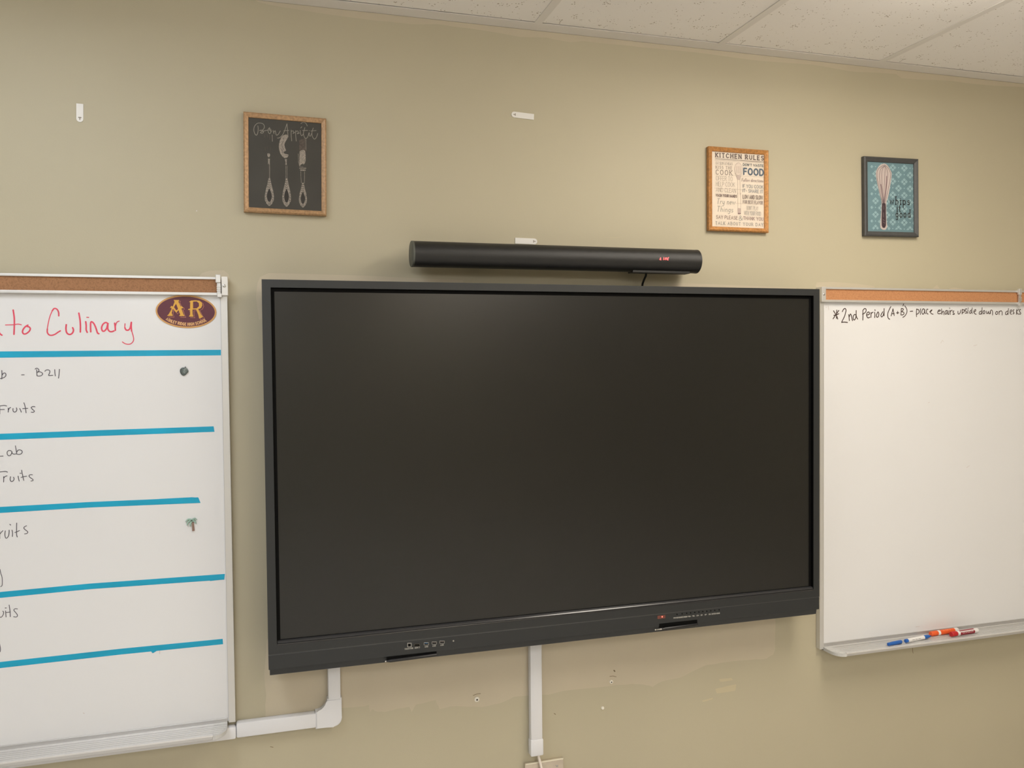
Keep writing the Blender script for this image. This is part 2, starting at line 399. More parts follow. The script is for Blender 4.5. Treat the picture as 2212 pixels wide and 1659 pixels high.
patch(rag(top, .8) + [(2230, 160), (1560, 90), (900, 20), (530, -20)])
patch([(553, 640), (556, 612), (562, 598), (580, 590), (630, 591), (700, 593), (800, 596), (880, 600), (1000, 605), (1000, 660), (600, 660), (600, 690), (559, 690)])
patch([(1762, 618), (1764, 610), (1800, 609), (1850, 613), (1888, 618), (1890, 624), (1770, 626)])
patch([(428, 600), (436, 590), (452, 585), (484, 584), (494, 593), (496, 610), (430, 610)])
patch([(2014, 624), (2024, 615), (2030, 624)]); patch([(2050, 623), (2062, 621), (2082, 624), (2082, 628), (2050, 628)])
patch([(1430, 618), (1460, 611), (1560, 615), (1640, 618), (1720, 622), (1720, 640), (1430, 640)])
patch(rag([(1553, 1467), (1580, 1464), (1583, 1469), (1556, 1473)], .6) , patch2m, 'paint_smear')
patch(rag([(1545, 1488), (1590, 1478), (1588, 1492), (1548, 1498)], .8), patch2m, 'paint_smear')
patch(rag([(1516, 1513), (1540, 1507), (1538, 1511), (1518, 1516)], .5), patch2m, 'paint_smear')
patch([(1296, 512), (1330, 514), (1352, 511), (1330, 513)], patch2m, 'paint_smear')
# pencil ticks and nail marks on the wall
pm = mat('pencil_mark', srgb(120, 104, 78), 0.7)
bm = NB()
for st, wd in (([(1022, 1502), (1030, 1499), (1038, 1498)], .0016), ([(1317, 1461), (1324, 1460), (1331, 1462)], .0016), ([(1326, 1448), (1328, 1450)], .004), ([(1971, 1400), (1971, 1405), (1972, 1411)], .0018), ([(1197, 1541), (1200, 1543)], .002), ([(584, 1613), (590, 1614)], .0016)):
    ribbon(bm, [W(*p) for p in st], wd, -0.0007)
obj('pencil_mark', bm, pm, wall)

# suspended ceiling: wall angle, tees, tiles
trim = struct('trim_1', B(RX0, RX1, -ANG, 0, CZ, CZ + .0015), teem, 'pale metal wall angle where the tiled ceiling meets the tan wall', cat='ceiling trim')
obj('wall_flange', B(RX0, RX1, -.0015, -.0001, CZ, CZ + .03), teem, trim)
rows = [(-ANG, -ANG - TS)]
for k in range(5): rows.append((-ANG - TS - k * 2 * TS, -ANG - TS - (k + 1) * 2 * TS))
FIX = LAMPS
tee0 = obj('tee_bar', B(-.012, .012, RY1, -ANG, CZ, CZ + .0015), teem, ceil)
for k in range(1, 15):
    x = RX0 + k * TS
    if k == 1: tee0.location.x = x
    else: share(tee0, 'tee_bar', (x, 0, 0), ceil)
ct0 = obj('cross_tee', B(RX0, RX1, -.012, .012, CZ + .0001, CZ + .0014), teem, ceil)
ct0.location.y = rows[0][1]
for r in rows[1:]: share(ct0, 'cross_tee', (0, r[1], 0), ceil)
protos = {}
for r, (ya, yb) in enumerate(rows):
    for c in range(15):
        if (c, r) in FIX: continue
        xa = RX0 + c * TS; ln = ya - yb
        key = round(ln, 3)
        loc = (xa + TS / 2, (ya + yb) / 2, CZ + .0022)
        if key not in protos:
            o = obj('ceiling_tile', B(-TS / 2 + .002, TS / 2 - .002, -ln / 2 + .002, ln / 2 - .002, 0, .016), tilem, ceil); protos[key] = o; o.location = loc
        else: share(protos[key], 'ceiling_tile', loc, ceil)
def troffer(c, r, lamp):
    ya, yb = rows[r]; xa = RX0 + c * TS; xc, yc = xa + TS / 2, (ya + yb) / 2; ln = abs(ya - yb)
    side = 'warm white' if c == 9 else 'cool white'
    where = {1: 'nearest the screen wall', 3: 'in the middle of the room', 5: 'at the back of the room'}[r]
    t = thing('ceiling_light', f'{side} fluorescent ceiling panel {where}', 'ceiling light', (xc, yc, CZ), 'ceiling light panels')
    hx, hy = TS / 2 - .014, ln / 2 - .014
    f = NB()
    for a in ((-hx, hx, -hy, -hy + .03), (-hx, hx, hy - .03, hy), (-hx, -hx + .03, -hy + .03, hy - .03), (hx - .03, hx, -hy + .03, hy - .03)):
        box(f, xc + a[0], xc + a[1], yc + a[2], yc + a[3], CZ - .002, CZ + .012)
    obj('frame', f, teem, t)
    obj('housing', B(xc - hx, xc + hx, yc - hy, yc + hy, CZ + .05, CZ + .1), teem, t)
    d = NB(); ins, drop = .03, .065
    o_ = [(-hx + ins, -hy + ins), (hx - ins, -hy + ins), (hx - ins, hy - ins), (-hx + ins, hy - ins)]
    i_ = [(p[0] * .86, p[1] * .93) for p in o_]
    vo = [d.verts.new((xc + p[0], yc + p[1], CZ - .002)) for p in o_]; vi = [d.verts.new((xc + p[0], yc + p[1], CZ - drop)) for p in i_]
    d.faces.new(vi[::-1])
    for k in range(4): d.faces.new((vo[k], vo[(k + 1) % 4], vi[(k + 1) % 4], vi[k]))
    bmesh.ops.recalc_face_normals(d, faces=d.faces)
    lm = mat(f'diffuser_{c}_{r}', (0.8, 0.8, 0.8), 0.4, emit=lamp)
    obj('diffuser', d, lm, t)
for (c, r), lamp in FIX.items(): troffer(c, r, lamp)

# ================================================================== INTERACTIVE DISPLAY
D = thing('interactive_display', 'large black flat interactive display hung between the two whiteboards', 'display', (0.865, -.06, .93))
X0, X1, Z0, Z1 = .0087, 1.7225, .9355, 1.9698          # outer frame
IX0, IX1, IZ0, IZ1 = .031, 1.7005, 1.0028, 1.949        # opening
YF, YG = -.1264, -.1144
def ring(bm, o, i, yo, yi_):
    (a0, a1, c0, c1), (b0, b1, e0, e1) = o, i
    P = lambda x0, x1, z0, z1, y: [bm.verts.new((x, y, z)) for x, z in ((x0, z0), (x1, z0), (x1, z1), (x0, z1))]
    A, Bv = P(a0, a1, c0, c1, yo), P(b0, b1, e0, e1, yi_)
    for k in range(4): bm.faces.new((A[k], A[(k + 1) % 4], Bv[(k + 1) % 4], Bv[k]))
body = B(X0 + .006, X1 - .006, -.1135, -.035, Z0 + .006, Z1 - .006)
obj('rear_housing', body, bezel, D)
fr = NB()
box(fr, X0, IX0, YF, -.085, .977, Z1); box(fr, IX1, X1, YF, -.085, .977, Z1)
box(fr, IX0, IX1, YF, -.085, IZ1, Z1); box(fr, IX0, IX1, YF, -.085, .977, IZ0)
bmesh.ops.remove_doubles(fr, verts=fr.verts, dist=1e-5)
fo = obj('bezel_frame', fr, bezel, D)
bo = obj('inner_bezel', NB(), blackm, D)
bm = NB()
ring(bm, (IX0, IX1, IZ0, IZ1), (IX0 + .0012, IX1 - .0012, IZ0 + .0012, IZ1 - .0012), YF - .0002, YF + .0008)
ring(bm, (IX0 + .0012, IX1 - .0012, IZ0 + .0012, IZ1 - .0012), (IX0 + .0014, IX1 - .0014, IZ0 + .0014, IZ1 - .0014), YF + .0008, YG)
ring(bm, (IX0, IX1, IZ0, IZ1), (.0405, 1.6905, 1.0115, 1.939), YG - .0004, YG - .0002)
bmesh.ops.translate(bm, verts=bm.verts, vec=-ORG[D]); bm.to_mesh(bo.data); bm.free()
obj('screen', B(.040, 1.691, YG, YG + .004, 1.011, 1.9395), screenm, D, label='switched-off dark grey screen')
# shiny sill along the lower edge of the opening
sill = NB()
spf = [(YF - .0004, IZ0 - .004), (YF - .0002, IZ0 - .0005), (YF + .0014, IZ0 + .0022), (YF + .0042, IZ0 + .0058), (YF + .0075, IZ0 + .0072), (YG - .0003, IZ0 + .0074)]
sv = [[sill.verts.new((x, p[0], p[1])) for p in spf] for x in (IX0, IX1)]
for k in range(len(spf) - 1): sill.faces.new((sv[0][k], sv[1][k], sv[1][k + 1], sv[0][k + 1]))
bmesh.ops.recalc_face_normals(sill, faces=sill.faces)
obj('sill', sill, mat('glossy_sill', (0.03, 0.03, 0.032), 0.2, spec=0.6), D, smooth=60)
lower = obj('lower_panel', B(X0, X1, YF, -.085, Z0, .9752, .0015), bezel, D)
obj('seam', B(X0 + .001, X1 - .001, YF + .0006, -.09, .9750, .9772), mat('seam_highlight', (.06, .06, .058), .35), D)
lip = NB()
prof = [(-.1235, Z0 + .0005), (-.1195, .9195), (-.110, .9155), (-.06, .918), (-.06, Z0 + .0005)]
A = [lip.verts.new((X0 + .003, p[0], p[1])) for p in prof]; C2 = [lip.verts.new((X1 - .008, p[0], p[1])) for p in prof]
lip.faces.new(A); lip.faces.new(C2[::-1])
for k in range(5): lip.faces.new((A[k], C2[k], C2[(k + 1) % 5], A[(k + 1) % 5]))
bmesh.ops.recalc_face_normals(lip, faces=lip.faces)
obj('bottom_lip', lip, bezel, D)
obj('wall_mount', B(.45, 1.3, -.035, 0, 1.1, 1.8), darkgap, D)
# pen recesses in the bottom lip
def dpx(*p, d=.1266): return W(*p, d)
for a, b in (((836, 1424), (943, 1409)), ((1424, 1351), (1506, 1341.5))):
    p, q = dpx(*a), dpx(*b); z = (p[1] + q[1]) / 2
    obj('pen_recess', B(p[0], q[0], -.1272, -.12, z - .0075, z + .0045), blackm, D)
# ports with printed names
prt = mat('port_print', srgb(170, 168, 160), .6)
CP = Crop(860, 1360, 15.8, .1270)
silver = mat('port_metal', (.45, .44, .42), .35, metal=.8)
def rim(name, c, hw, hh, t, m, inner=blackm, tongue=None, trap=0):
    bm = NB(); y0 = -.1278
    out = [(c[0] - hw + trap, c[1] + hh), (c[0] + hw - trap, c[1] + hh), (c[0] + hw, c[1] - hh), (c[0] - hw, c[1] - hh)]
    inn = [(c[0] - hw + trap + t, c[1] + hh - t), (c[0] + hw - trap - t, c[1] + hh - t), (c[0] + hw - t, c[1] - hh + t), (c[0] - hw + t, c[1] - hh + t)]
    o_ = [CP(p) for p in out]; i_ = [CP(p) for p in inn]
    F = [bm.verts.new((p[0], y0, p[1])) for p in o_]; I = [bm.verts.new((p[0], y0, p[1])) for p in i_]
    K = [bm.verts.new((p[0], -.1262, p[1])) for p in o_]; J = [bm.verts.new((p[0], -.1268, p[1])) for p in i_]
    for k in range(4):
        n = (k + 1) % 4
        bm.faces.new((F[k], F[n], I[n], I[k])); bm.faces.new((K[k], K[n], F[n], F[k])); bm.faces.new((I[k], I[n], J[n], J[k]))
    bmesh.ops.recalc_face_normals(bm, faces=bm.faces)
    o = obj(name, bm, m, D)
    obj('socket', poly(NB(), i_, -.1269), inner, o)
    if tongue:
        obj('tongue', poly(NB(), [CP((c[0] - hw * .7, c[1] - hh * .15)), CP((c[0] + hw * .7, c[1] - hh * .15)), CP((c[0] + hw * .7, c[1] - hh * .75)), CP((c[0] - hw * .7, c[1] - hh * .75))], -.1272), tongue, o)
rim('touch_port', (385, 528), 72, 72, 20, silver)
rim('hdmi_port', (645, 528), 85, 42, 12, mat('dim_port_metal', (.12, .11, .09), .4, metal=.6), trap=-22)
for cx, cy, tg in ((962, 482, mat('blue_tongue', srgb(70, 110, 150), .4)), (1232, 455, mat('grey_tongue', srgb(92, 84, 80), .4)), (1500, 425, MATS['grey_tongue'])):
    rim('usb_port', (cx, cy), 82, 46, 11, silver, tongue=tg)
bm = NB(); p = CP((1888, 386)); lathe(bm, (p[0], -.1264, p[1]), (p[0], -.1278, p[1]), [(0, .0022), (.001, .0022), (.0012, .0012)], 14); obj('reset_button', bm, silver, D)
for s, a, b in (('TOUCH USB', (225, 690), (510, 655)), ('HDMI 3', (570, 650), (740, 628)), ('USB', (915, 612), (1020, 600)), ('USB', (1178, 585), (1285, 570)), ('USB', (1450, 555), (1552, 542))):
    obj('port_name', lettering(NB(), CP, s, a, b, 42, 11, -.12655), prt, D)
CB = Crop(1400, 1300, 12.289, .1270)
ir = obj('sensor_window', prism(NB(), [CB(q) for q in ((248, 375), (455, 350), (457, 435), (250, 458))], -.1274, -.1262), mat('red_sensor_window', srgb(110, 62, 52), .3), D)
bm = NB(); p = CB((372, 397)); lathe(bm, (p[0], -.1272, p[1]), (p[0], -.1290, p[1]), [(0, .0022), (.0008, .002), (.0015, .0009)], 12)
obj('standby_light', bm, mat('red_standby_led', (.6, .03, .02), .4, emit=((1, .12, .08), 3.0)), ir)
bx = [(680, 800, 'POWER'), (812, 940, 'SOURCE'), (955, 1040, 'MENU'), (1062, 1140, 'VOL+'), (1178, 1245, 'VOL-'), (1290, 1350, 'CH+'), (1400, 1452, 'CH-'), (1508, 1552, 'UP'), (1615, 1660, 'DN'), (1690, 1795, 'ENTER'), (1812, 1905, 'HOME')]
for a, b, s in bx:
    f = lambda u: 447 - (u - 680) * (130 / 1225)
    obj('button_name', lettering(NB(), CB, s, (a, f(a)), (b, f(b)), 30, 9, -.12655), prt, D)
    c = (a + b) / 2 + 30; q = CB((c, f(c) - 105))
    bm = NB(); lathe(bm, (q[0], -.1262, q[1]), (q[0], -.1276, q[1]), [(0, .002), (.001, .002), (.0014, .0014)], 10); obj('button', bm, blackm, D)

# styluses resting on the bottom lip
stym = mat('stylus_barrel', (.012, .012, .013), .35); styt = mat('stylus_tip', (.62, .60, .56), .25, metal=.7)
def stylus(tip, end, label, bare):
    p, q = W(*tip, .128), W(*end, .128); L = math.dist(p, q)
    P, Q = (p[0], -.1295, p[1]), (q[0], -.1295, q[1])
    t = thing('stylus', label, 'stylus', P, 'styluses on the display')
    c = .022 if bare else .004
    obj('barrel', lathe(NB(), P, Q, [(c, .0022), (c + .012, .0046), (L - .002, .0046), (L, .004)], 16), stym, t, smooth=50)
    obj('tip', lathe(NB(), P, Q, [(0, .0), (.0006, .0018), (.0028, .0022), (.004, .0012), (c, .0021)] if bare else [(0, 0), (.0006, .0018), (.003, .0022), (c, .002)], 12), styt, t, smooth=50)
stylus((1414, 1360.5), (1506, 1348.5), 'black stylus with long silver tip under the red sensor window', True)
stylus((831, 1428.5), (943, 1414), 'black stylus with tiny silver point under the row of ports', False)

# ================================================================== SOUNDBAR
sx0, sx1, syc, r_ = .4125, 1.3105, -.0765, .0365
szc = W(888, 548.5, .0765)[1]
S = thing('soundbar', 'black cylindrical soundbar on the wall above the large display', 'soundbar', ((sx0 + sx1) / 2, syc, szc - r_))
obj('body', lathe(NB(), (sx0 + .004, syc, szc), (sx1 - .004, syc, szc), [(0, r_), (sx1 - sx0 - .008, r_)], 48), barm, S, smooth=40)
obj('end_cap', lathe(NB(), (sx0, syc, szc), (sx1, syc, szc), [(0, r_ - .0012), (.0012, r_ + .0003), (.006, r_ + .0003)], 48), barend, S, smooth=40)
obj('end_cap', lathe(NB(), (sx1 - .006, syc, szc), (sx1, syc, szc), [(0, r_ + .0003), (.0048, r_ + .0003), (.006, r_ - .0012)], 48), barm, S, smooth=40)
p, q = W(1363, 589, .08), W(1486, 591, .08)
obj('base_plate', B(p[0], q[0], -.094, -.058, szc - r_ - .0028, szc - r_ + .004, .0008), rubber, S)
for x in (.62, 1.12): obj('bracket', B(x - .02, x + .02, syc, 0, szc - .012, szc + .012), rubber, S)
CS = Crop(1390, 535, 24.578, .1125)
led = mat('red_led_digits', (.8, .05, .05), .4, emit=((1, .10, .10), 4.0))
bm = NB()
CS.strokes(bm, [[(900, 530), (850, 640), (925, 655)], [(915, 560), (900, 640)], [(1075, 520), (1045, 650)], [(1160, 540), (1110, 640)], [(1160, 560), (1215, 530), (1170, 650)], [(1325, 520), (1270, 660)], [(1330, 525), (1290, 545)], [(1300, 595), (1265, 600)], [(1270, 660), (1310, 655)], [(1255, 560), (1235, 640)]], .0011, -.1139, 0)
obj('display_digits', bm, led, S)
cb = [(*W(1396, 588, .068), .068), (*W(1395, 596, .062), .062), (*W(1391, 605, .045), .045), (*W(1388, 613, .028), .028), (*W(1387, 622, .018), .018), (*W(1387, 640, .012), .012)]
obj('power_cable', tube(NB(), [(c[0], -c[2], c[1]) for c in cb], .0034), rubber, None, loc=(cb[-1][0], -.012, cb[-1][1]), label='short black cable dropping from the soundbar behind the display', cat='cable', smooth=60)

# ================================================================== WHITEBOARDS
BW = -.016                                              # face of both boards
def tray(parent, xa, xb, end, sgn):
    """marker tray: back flange, shelf with ribs, rounded plastic end cap at x=end (sgn +1: cap on the right)"""
    zt = .7645
    obj('tray_back', B(xa, xb, -.020, -.004, zt - .01, .7785, .001), alum2, parent)
    R = .034; e2 = end - sgn * R
    lo, hi = (xa, e2) if sgn > 0 else (e2, xb)
    obj('marker_tray', B(lo, hi, -.0945, -.004, zt - .009, zt, .0012), alum2, parent)
    pts = [(e2, -.004), (end, -.004), (end, -.050)]
    for k in range(1, 9):
        t = math.radians(90 * k / 8); pts.append((end - sgn * (R - R * math.cos(t)), -.050 - .0445 * math.sin(t)))
    obj('tray_end_cap', zprism(NB(), pts, zt - .010, zt + .0004), mat('tray_cap_plastic', (.58, .575, .56), .4), parent)
    for k, y in enumerate((-.0212, -.036, -.047, -.058, -.069, -.080, -.0925)):
        wd = .0026 if k in (0, 6) else .0011
        inset = 0 if k == 0 else R if k == 6 else max(.001, R * .25 * (k - 1) / 2)
        l2, h2 = (xa, end - inset) if sgn > 0 else (end + inset, xb)
        obj('tray_rib', B(l2, h2, y - wd, y + wd, zt - .001, zt + (.0026 if k in (0, 6) else .0012)), alum3, parent)

def cork_rail(parent, xa, xb, z0, z1, corkm_, yb=-.010, yf=-.030):
    obj('cork_strip', B(xa, xb, yf + .005, yb, z0 + .006, z1 - .005), corkm_, parent, label='strip of tan cork')
    obj('rail_edge', B(xa, xb, yf, yb, z1 - .0068, z1, .001), alum, parent)
    obj('rail_edge', B(xa, xb, yf, yb, z0, z0 + .0075, .001), alum, parent)
def screw(parent, x, y, z, r=.0042):
    o = obj('screw', lathe(NB(), (x, y, z), (x, y - .003, z), [(0, r), (.0012, r), (.0022, r * .6), (.0022, r * .35), (.0012, r * .3)], 14), steel, parent, smooth=40)
    return o
def clip(parent, xc, z0, z1):
    """sliding map hook on the rail"""
    h = obj('map_hook', B(xc - .0065, xc + .0065, -.038, -.029, z1 - .016, z1 + .006, .0015), alum, parent)
    obj('hook_neck', B(xc - .0035, xc + .0065, -.035, -.029, z0 - .002, z1 - .016, .001), alum2, h)
    for k in range(3): obj('hook_ridge', B(xc - .004, xc + .0068, -.0375, -.034, z0 + .012 + k * .0052, z0 + .0142 + k * .0052), alum, h)
    obj('hook_foot', B(xc - .003, xc + .0085, -.037, -.029, z0 - .005, z0 + .005, .001), alum, h)

LB = thing('whiteboard', 'left whiteboard lettered in red and black between teal tape lines', 'whiteboard', (-1.3, -.01, .76))
LX0, LX1 = -2.52, -.0805
obj('writing_surface', B(LX0, -.0975, BW, -.002, .768, 1.938), whitem, LB)
obj('side_frame', B(-.0985, LX1, -.022, -.001, .7655, 1.935, .001), alum, LB)
obj('side_frame', B(LX0 - .018, LX0, -.022, -.001, .7655, 1.982, .001), alum, LB)
cork_rail(LB, LX0, -.0965, 1.9335, 1.983, cork1)
cap = obj('rail_end', B(-.0945, -.0785, -.036, -.001, 1.9335, 1.9838, .0012), whitepl, LB)
screw(cap, *[W(484.5, 617.5, .036)[0]], -.036, W(484.5, 617.5, .036)[1])
clip(LB, -.1030, 1.9335, 1.983)
tray(LB, LX0, -.1016, -.1016, 1)

RB = thing('whiteboard', 'right whiteboard with one handwritten line about placing chairs on desks', 'whiteboard', (3.0, -.01, .76))
QX0, QX1 = 1.8035, 4.24
obj('writing_surface', B(1.8185, QX1, BW, -.002, .768, 1.94), whitem, RB)
obj('side_frame', B(QX0, 1.8190, -.022, -.001, .7600, 1.937, .001), alum, RB)
obj('side_frame', B(QX1, QX1 + .018, -.022, -.001, .7600, 1.985, .001), alum, RB)
cork_rail(RB, 1.8185, QX1, 1.9365, 1.9865, cork2)
cap = obj('rail_end', B(QX0 - .001, 1.8190, -.032, -.001, 1.9365, 1.9870, .0012), alum, RB)
sp = W(1780, 636, .032); screw(cap, sp[0], -.032, sp[1], .0036)
clip(RB, 2.643, 1.9365, 1.9865)
tray(RB, 1.8195, QX1, 1.8195, -1)

# --- handwriting, left board
yk = BW - .0004
def ink(parent, name, m, groups, label):
    bm = NB()
    for crop, lst, wd in groups: crop.strokes(bm, lst, wd, yk)
    return obj(name, bm, m, parent, label=label)
d0 = -BW
h1, h2 = Crop(0, 660, 13.825, d0), Crop(140, 650, 13.825, d0)
ink(LB, 'handwriting', redink, [(h1, [[(-60, 740), (-10, 820), (20, 860), (60, 885)]], .0036)], 'red tail of a letter at the photo edge')
ink(LB, 'handwriting', redink, [(h1, [[(395, 135), (425, 350), (430, 560), (418, 860)],
       [(835, 585), (760, 630), (690, 720), (675, 800), (720, 850), (800, 830), (880, 760), (905, 690), (870, 640), (810, 625)]], .0036), (h1, [[(165, 580), (400, 572), (540, 555), (640, 575)]], .0022)], 'red word to')
ink(LB, 'handwriting', redink, [
 (h1, [[(1560, 160), (1490, 330), (1440, 540), (1415, 700)]], .0022),
 (h1, [[(1755, 310), (1750, 200), (1700, 110), (1620, 90), (1560, 160)], [(1415, 700), (1415, 800), (1460, 870), (1540, 890), (1640, 860), (1730, 800), (1805, 755)]], .0034),
 (h2, [[(45, 710), (35, 820), (50, 930), (100, 990), (170, 1000), (235, 950), (260, 870), (235, 800)], [(420, 365), (455, 560), (468, 760), (465, 930)],
       [(625, 620), (640, 740), (640, 860), (670, 940)], [(775, 925), (770, 780), (775, 650), (810, 625), (870, 680), (930, 810), (975, 950), (1020, 980)],
       [(1295, 680), (1220, 645), (1140, 700), (1100, 800), (1120, 890), (1180, 900), (1250, 820), (1285, 690), (1285, 830), (1330, 905), (1400, 920), (1470, 895)],
       [(1490, 665), (1505, 780), (1510, 880)], [(1990, 640), (1985, 760), (1995, 900)], [(1795, 800), (1830, 865), (1900, 870), (1955, 800), (1985, 640)]], .0038),
 (h2, [[(655, 490), (715, 495)], [(1510, 790), (1530, 690), (1570, 625), (1625, 605)], [(1800, 680), (1790, 800)],
       [(1995, 880), (2010, 940), (2050, 1080), (2050, 1190), (1980, 1275), (1890, 1295), (1800, 1275), (1720, 1225)]], .0024)], 'red word Culinary')
h3 = Crop(0, 780, 13.825, d0)
ink(LB, 'handwriting', blackink, [(h3, [[(55, 280), (60, 400), (55, 535)], [(-40, 530), (20, 520), (100, 500), (165, 455), (180, 400), (150, 355), (100, 370), (70, 410)]], .0019)], 'black letter b')
ink(LB, 'handwriting', blackink, [(h3, [[(645, 412), (725, 410)]], .0019)], 'black dash')
ink(LB, 'handwriting', blackink, [(h3, [[(1050, 240), (1090, 215), (1140, 230), (1165, 280), (1145, 315), (1100, 335)], [(1100, 340), (1180, 320), (1250, 345), (1275, 390), (1230, 435), (1150, 450), (1105, 430)], [(1095, 255), (1100, 340), (1105, 440)],
   [(1340, 305), (1380, 270), (1450, 265), (1490, 300), (1480, 360), (1455, 410), (1470, 430), (1580, 425)], [(1635, 255), (1640, 350), (1655, 445)], [(1775, 245), (1765, 380), (1750, 510)]], .0019)], 'black writing B211')
ink(LB, 'handwriting', blackink, [(h3, [[(-30, 1345), (60, 1330), (130, 1325), (200, 1340)], [(-30, 1450), (130, 1445)], [(-8, 1345), (-4, 1580)], [(245, 1405), (250, 1470), (245, 1525)], [(250, 1470), (280, 1410), (318, 1385)],
   [(390, 1415), (390, 1480), (425, 1520), (475, 1510), (505, 1450), (490, 1395)], [(590, 1415), (615, 1465), (635, 1525)], [(715, 1245), (755, 1370), (780, 1545)], [(680, 1420), (830, 1412)],
   [(1045, 1365), (980, 1360), (935, 1385), (960, 1430), (1025, 1490), (1000, 1525), (935, 1525)]], .0019)], 'upper black word Fruits')
h4 = Crop(0, 950, 16.59, d0)
ink(LB, 'handwriting', blackink, [(h4, [[(-40, 590), (110, 583)], [(425, 420), (370, 385), (310, 385), (260, 440), (265, 520), (310, 570), (370, 560), (415, 490), (430, 420), (440, 480), (500, 515), (570, 505)],
   [(555, 215), (575, 340), (600, 500)], [(600, 450), (640, 380), (700, 360), (770, 380), (800, 440), (760, 500), (680, 525), (590, 505)]], .0018)], 'black word Lab')
ink(LB, 'handwriting', blackink, [(h4, [[(-30, 1160), (70, 1145), (200, 1135), (270, 1160)], [(130, 1320), (135, 1400), (130, 1515)], [(140, 1370), (180, 1320), (255, 1290)],
   [(380, 1320), (365, 1420), (400, 1490), (450, 1490), (500, 1430), (505, 1380), (485, 1340)], [(650, 1300), (670, 1400), (690, 1480)], [(715, 1200), (765, 1200)], [(780, 1090), (810, 1270), (855, 1455)],
   [(755, 1350), (830, 1325), (955, 1305)], [(1165, 1255), (1090, 1250), (1040, 1290), (1080, 1350), (1170, 1410), (1185, 1455), (1110, 1480)]], .0018)], 'black word Fruits below Lab')
h5 = Crop(0, 1120, 18.43, d0)
ink(LB, 'handwriting', blackink, [(h5, [[(0, 620), (50, 550), (120, 485)], [(-15, 480), (-5, 800)], [(210, 490), (195, 640), (220, 760), (270, 780), (340, 690), (365, 560), (365, 465)], [(480, 460), (500, 560), (495, 720)],
   [(390, 230), (430, 260)], [(665, 180), (660, 480), (665, 650), (690, 735)], [(595, 560), (700, 515), (780, 480)], [(1060, 290), (980, 330), (950, 380), (1000, 440), (1090, 510), (1105, 560), (1060, 600), (980, 615)]], .0018)], 'black word Fruits level with the palm magnet')
h6 = Crop(0, 1220, 8.295, d0)
ink(LB, 'handwriting', blackink, [(h6, [[(0, 80), (15, 150), (38, 230), (42, 320), (35, 375), (12, 390)]], .0017)], 'black tail of a letter at the edge')
ink(LB, 'handwriting', blackink, [(h6, [[(-10, 925), (20, 940), (55, 900), (65, 850), (50, 830)], [(100, 825), (110, 935)], [(92, 773), (115, 773)], [(165, 720), (180, 830), (185, 930)], [(110, 855), (185, 845)],
   [(315, 790), (270, 788), (250, 815), (290, 865), (315, 905), (295, 935), (245, 930)]], .0017)], 'lowest black word Fruits')
ink(LB, 'handwriting', blackink, [(h6, [[(-5, 1420), (10, 1510), (2, 1560)]], .0017)], 'black curl of a letter at the photo edge, lowest')
# --- teal tape lines
def tape(top, bot, label, extra=None):
    t = [W(*p, d0) for p in top]; b = [W(*p, d0) for p in bot]
    o = obj('tape_strip', prism(NB(), t + b[::-1], BW - .0005, BW + .0002), tealm, LB, label=label)
    if extra: obj('tape_end', prism(NB(), [W(*p, d0) for p in extra], BW - .0010, BW - .0003), tealm, o)
def c1(u, v): return (u / 4.148, 560 + v / 4.148)
def c2(u, v): return (u / 4.148, 940 + v / 4.148)
def c3(u, v): return (u / 4.254, 1300 + v / 4.254)
def ext(a, b, x=-60): return (x, a[1] + (b[1] - a[1]) * (x - a[0]) / (b[0] - a[0]))
def line(cf, tl, tr, bl, br, label, extra=None):
    tl, bl = [cf(*p) for p in tl], [cf(*p) for p in bl]
    tape([ext(tl[0], tl[1])] + tl, [ext(bl[0], bl[1])] + bl, label, extra)
line(c1, [(0, 826), (1000, 818), (1979, 811)], 0, [(0, 882), (1000, 870), (1979, 861)], 0, 'topmost teal tape line under the red words')
line(c1, [(0, 1564), (900, 1531), (1914, 1497)], 0, [(0, 1618), (900, 1583), (1922, 1546)], 0, 'teal tape line, second from the top')
line(c2, [(0, 643), (800, 599), (1775, 557)], 0, [(0, 697), (800, 648), (1796, 607)], 0, 'shortest teal tape line, above the palm magnet', [c2(1428, 571), c2(1720, 556), c2(1778, 560), c2(1797, 607), c2(1705, 608), c2(1432, 621)])
line(c2, [(0, 1405), (800, 1330), (2015, 1243)], 0, [(0, 1458), (800, 1380), (2010, 1294)], 0, 'teal tape line below the palm magnet', [c2(1890, 1255), c2(2015, 1243), c2(2010, 1292), c2(1882, 1306)])
line(c3, [(0, 553), (1100, 432), (2046, 340)], 0, [(0, 609), (1100, 485), (2050, 389)], 0, 'lowest teal tape line', [c3(1390, 455), c3(1440, 450), c3(1412, 468), c3(1400, 470)])
for st in ([(425, 455), (425, 456)], [(180, 1540), (182, 1541)], [(491, 895), (491, 897)], [(345, 1403), (345, 1412)]):
    obj('smudge', Crop(0, 0, 1, d0).strokes(NB(), [st], .0025, yk, 0), faint, LB)
